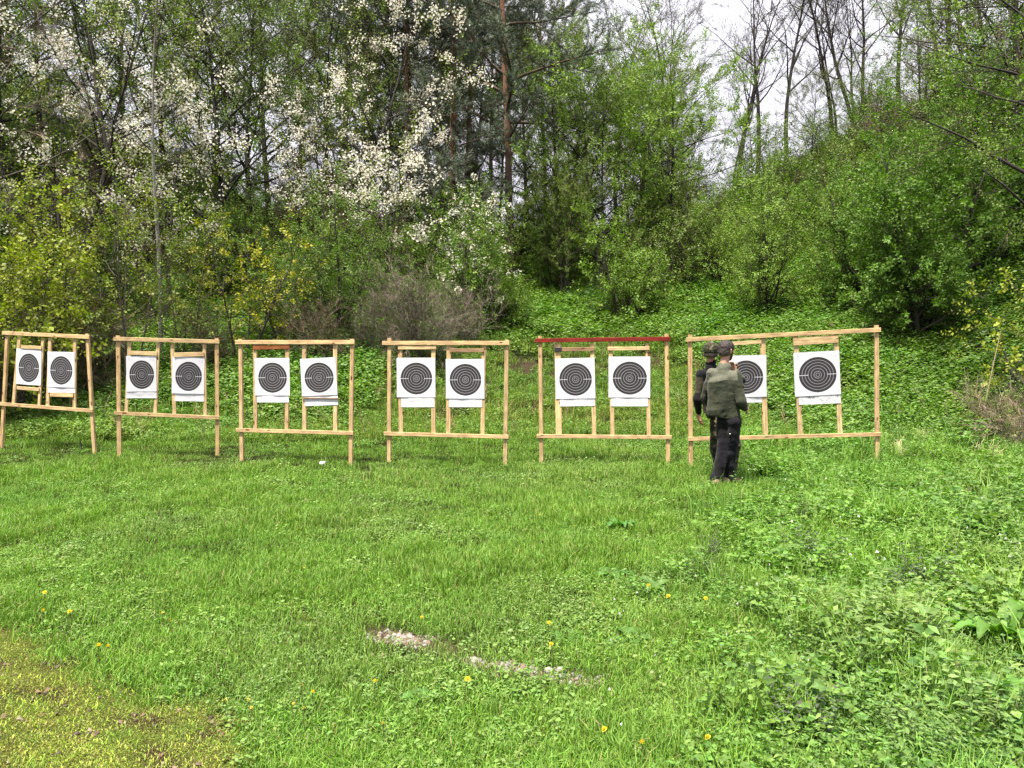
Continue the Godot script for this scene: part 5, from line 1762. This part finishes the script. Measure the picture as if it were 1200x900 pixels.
func build_details() -> void:
	rng.seed = 909
	# gravel showing through the turf
	var rocks := []
	for k in 5:
		rocks.append(rock_mesh(0.012, [Color(0.15, 0.125, 0.105), Color(0.22, 0.20, 0.185), Color(0.125, 0.09, 0.065), Color(0.18, 0.16, 0.15), Color(0.10, 0.062, 0.042)][k]))
	var where := lists(5)
	var tint := lists(5)
	for k in 1300:
		var q := rng.randi() % (gravel_line.size() - 1)
		var c := gravel_line[q].lerp(gravel_line[q + 1], rng.randf())
		var x := c.x + rng.randfn() * 0.05
		var z := c.y + rng.randfn() * 0.05
		var f := na.get_noise_2d(x * 30.0 + 20.0, z * 30.0)
		if (q == 0 or q == 4) and rng.randf() < 0.6 or f < -0.14 + 0.25 * rng.randf():
			continue
		var j := rng.randi() % 5
		where[j].append(spot(x, -z, rng.randf_range(0.4, 1.5) * (1.5 if rng.randf() < 0.1 else 1.0), 0.8, 0.001))
		tint[j].append(vary(Color.WHITE, 0.15))
	var o := stuff("gravel", "pale gravel and bare soil showing through the turf", "gravel")
	put_all(o, "pebbles", rocks, M.stone, where, tint)
	# dead leaves and crumbs of earth in the mossy corner
	var dm := MB.new()
	add_leaf(dm, Vector3(-0.02, 0.006, 0), Vector3.RIGHT, Vector3.UP, 0.034, 0.02, -0.9, 0.6, Color(0.10, 0.065, 0.04))
	var dm2 := MB.new()
	add_leaf(dm2, Vector3(-0.02, 0.008, 0), Vector3.RIGHT, Vector3.UP, 0.03, 0.015, -1.4, 1.2, Color(0.17, 0.13, 0.09))
	var litter := [dm.mesh(), dm2.mesh(), rock_mesh(0.014, Color(0.06, 0.045, 0.032))]
	where = lists(3)
	tint = lists(3)
	for k in 2600:
		var d := rng.randf_range(2.5, 6.0)
		var x := rng.randf_range(-4.5, 0.3)
		if moss_share(x, -d) < 0.5 and rng.randf() > 0.02:
			continue
		if na.get_noise_2d(x * 45.0 + 90.0, -d * 45.0) < 0.08 and rng.randf() > 0.12:
			continue
		var j: int = [0, 0, 1, 2, 2][rng.randi() % 5]
		where[j].append(spot(x, d, rng.randf_range(0.5, 1.2), 0.4, -0.003))
		tint[j].append(vary(Color.WHITE, 0.3))
	o = stuff("leaf_litter", "dry brown leaf scraps and earth crumbs on the mossy turf", "litter")
	put_all(o, "scraps", litter, M.stone, where, tint)
	# dandelions
	var fl := flower_mesh(0.0135, Color(0.72, 0.56, 0.015))
	var bud := flower_mesh(0.0075, Color(0.55, 0.42, 0.05))
	var sc := Color(0.16, 0.18, 0.06)
	var spots := [[751, 688, 1.35], [92, 697, 1], [85, 718, 1], [115, 722, 1], [148, 762, 1.1], [153, 765, 1], [219, 729, 0.9], [222, 697, 0.8], [214, 722, 0.9], [233, 734, 0.9], [64, 628, 0.8], [223, 634, 0.8], [232, 628, 0.8], [370, 668, 0.8], [380, 815, 1], [373, 808, 0.9], [362, 831, 0.9], [368, 834, 0.9], [500, 728, 1], [446, 804, 1], [546, 799, 1], [640, 731, 1], [700, 862, 1], [749, 876, 1.1], [648, 761, 1], [460, 849, 0.9],
		[629, 607, 0.9], [633, 597, 0.8], [649, 599, 0.8], [741, 575, 0.8], [804, 588, 0.8], [668, 620, 0.7], [676, 623, 0.7], [780, 616, 0.7], [810, 705, 1], [770, 701, 1], [923, 637, 0.9], [445, 546, 0.8], [524, 558, 0.7], [560, 560, 0.7], [760, 526, 0.9], [315, 825, 0.9], [312, 838, 0.9], [0, 738, 1], [430, 604, 0.7], [1017, 824, 1.1], [980, 683, 0.8], [1000, 680, 0.8], [185, 628, 0.7], [820, 870, 1]]
	for q in spots:
		var h := rng.randf_range(0.09, 0.14)
		var p := ground_at(q[0], q[1])
		# the head, not the foot, stands at that pixel
		var back := p + Vector3(0, 0, h / 1.6 * -p.z * 0.9)
		back.y = hgt(back.x, back.z)
		var n := thing("dandelion", back, "yellow dandelion head on a thin stem in the grass", "flower", "dandelions in the meadow")
		var top := Vector3(rng.randfn() * 0.012, h, rng.randfn() * 0.012)
		part("stem", stem_mesh(top, 0.0022, sc), M.grass, n)
		var big: bool = q[2] > 0.95
		var hd := part("flower_head", fl if big else bud, M.petal, n)
		hd.position = top
		hd.scale = Vector3.ONE * q[2]
		hd.rotation = Vector3(0.5, rng.randf() * 6.0, rng.randfn() * 0.2)
	# broad dock plants
	var dock := [rosette_mesh(9, 0.26, 0.075, Color(0.075, 0.18, 0.04), 0.9), rosette_mesh(7, 0.20, 0.08, Color(0.09, 0.19, 0.045), 0.7), rosette_mesh(10, 0.27, 0.07, Color(0.10, 0.22, 0.04), 1.3)]
	var docks := [[727, 612, 0, 1.0, "dark green dock plant with upright leaves in the open meadow"], [715, 668, 1, 1.0, "dock plant with a pale turned leaf near the brightest dandelion"], [742, 745, 1, 1.0, "dock plant with broad pale leaves below the brightest dandelion"], [663, 740, 1, 0.7, "small pale-leaved dock plant by the end of the gravel"], [490, 812, 1, 0.7, "small dock plant in the grass below the gravel"], [1035, 805, 2, 0.8, "large dock plant with upright pointed leaves among the herbs"], [1175, 755, 2, 1.2, "largest dock plant with long bright leaves at the herb edge"], [1130, 730, 2, 0.9, "large dock plant with one broad pale leaf among the herbs"], [1190, 840, 2, 1.0, "large dock plant with drooping leaves over the shaded herbs"], [1150, 830, 1, 1.2, "broad-leaved dock plant between two larger ones"], [845, 672, 1, 0.7, "small dock plant at the border of grass and herbs"]]
	for q in docks:
		var p := ground_at(q[0], q[1] + 8.0)
		var n := thing("dock_plant", p - Vector3.UP * 0.012, q[4], "plant", "dock plants in the meadow")
		n.scale = Vector3.ONE * q[3] * (1.35 if q[2] == 2 else 1.0)
		n.rotation.y = rng.randf() * TAU
		part("leaves", dock[q[2]], M.leaf, n)
		part("stem", stem_mesh(Vector3(0.01, 0.06, 0), 0.007, Color(0.12, 0.16, 0.06)), M.leaf, n)
	# greyish purple dead-nettle clumps
	var net := herb_mesh(18, 10, 0.27, 0.13, 0.03, 0.018, Color(0.08, 0.095, 0.066), 0.3)
	for q in [[1080, 688, 1.1, "largest dark grey-purple nettle clump among the herbs"], [1055, 692, 0.7, "small dark nettle clump beside the largest one"], [960, 662, 1.0, "grey-purple nettle clump with dry stalks near the herb border"], [935, 650, 0.9, "grey-purple nettle clump beside the dry stalks"], [945, 612, 0.8, "small grey nettle clump in the herbs beyond the dry stalks"], [880, 545, 0.9, "grey nettle clump beside the person in black trousers"], [832, 645, 0.7, "small grey nettle clump at the border of the open grass"], [818, 672, 0.7, "small grey nettle clump next to the little dock plant"], [935, 870, 0.9, "grey nettle clump in the herbs by the path corner"], [930, 535, 0.8, "grey nettle clump under the widest frame"]]:
		var p := ground_at(q[0], q[1] + 6.0)
		var n := thing("nettle_clump", p - Vector3.UP * 0.01, q[3], "plant", "dark nettle clumps among the herbs")
		n.scale = Vector3.ONE * q[2] * 1.1
		n.rotation.y = rng.randf() * TAU
		part("leaves", net, M.leaf, n)
	# small white flowers
	var wf := flower_mesh(0.007, Color(0.8, 0.78, 0.76))
	var ww := [[]]
	var wt := [[]]
	for k in 420:
		var px := rng.randf_range(860.0, 1200.0)
		var py := rng.randf_range(500.0, 720.0)
		if na.get_noise_2d(px * 0.5, py * 0.9) < 0.12:
			continue
		var p := ground_at(px, py)
		var tr := spot(p.x, -p.z, rng.randf_range(0.7, 1.5), 0.3)
		tr.origin.y += rng.randf_range(0.12, 0.24)
		ww[0].append(tr)
		wt[0].append(Color.WHITE)
	for k in 50:
		var px := rng.randf_range(700.0, 1100.0)
		var py := rng.randf_range(700.0, 880.0)
		var p := ground_at(px, py)
		var tr := spot(p.x, -p.z, rng.randf_range(0.4, 0.9), 0.3)
		tr.origin.y += rng.randf_range(0.10, 0.18)
		ww[0].append(tr)
		wt[0].append(Color.WHITE)
	o = stuff("white_flowers", "tiny white flowers sprinkled among the meadow herbs", "flowers")
	put_all(o, "flower_heads", [wf], M.petal, ww, wt)
	# dry stalks by the brambles
	var k0 := 0
	for q in [[1147, 505, 1172, 392], [1137, 500, 1130, 430], [1118, 512, 1106, 472], [1152, 490, 1160, 455], [1092, 492, 1072, 455], [1140, 500, 1146, 440], [1110, 490, 1120, 470]]:
		var p := ground_at(q[0], q[1])
		var top := at_depth(q[2], q[3], -p.z - 0.2) - p
		var n := thing("dry_stalk", p, "pale dry stalk standing in the herbs by the brambles" if k0 > 0 else "tallest pale dry stalk, leaning, in the herbs by the brambles", "stalk", "dry stalks by the brambles")
		part("stalk", stem_mesh(top, 0.007, Color(0.42, 0.34, 0.22)), M.twig, n)
		var sm := MB.new()
		for j in 5:
			var b := top * rng.randf_range(0.5, 1.0)
			add_twig(sm, b, b + (rv() * 0.5 + Vector3.UP).normalized() * 0.14, 0.004, Color(0.40, 0.32, 0.2))
		part("side_twigs", sm.mesh(), M.twig, n)
		k0 += 1
	# fallen sticks behind the frames
	for q in [[455, 440, 478, 432, "thin fallen branch behind the frame beside the red rail"], [265, 497, 330, 470, "long pale fallen branch lying behind the brown-barred frame"], [1118, 590, 1160, 575, "short grey stick lying on the herbs by the brambles"]]:
		var a := ground_at(q[0], q[1]) + Vector3.UP * 0.05
		var b := ground_at(q[2], q[3]) + Vector3.UP * 0.16
		var n := thing("fallen_branch", a, q[4], "branch", "")
		part("stick", stem_mesh(b - a, 0.02, Color(0.20, 0.16, 0.12)), M.bark, n)
	# a dark iron peg in the grass near the slanted frame
	var p := ground_at(95.5, 530)
	var n := thing("iron_peg", p, "dark iron peg stuck in the grass beside the slanted frame", "peg")
	part("rod", stem_mesh(Vector3(-0.03, 0.21, -0.02), 0.012, Color(0.02, 0.02, 0.022)), M.bark, n)
	# a crumpled scrap of paper under the brown-barred frame
	p = ground_at(378, 547)
	n = thing("paper_scrap", p + Vector3.UP * 0.05, "crumpled white paper scrap lying in the grass between two frames", "paper")
	part("sheet", rock_mesh(0.055, Color(0.75, 0.75, 0.77)), M.stone, n)
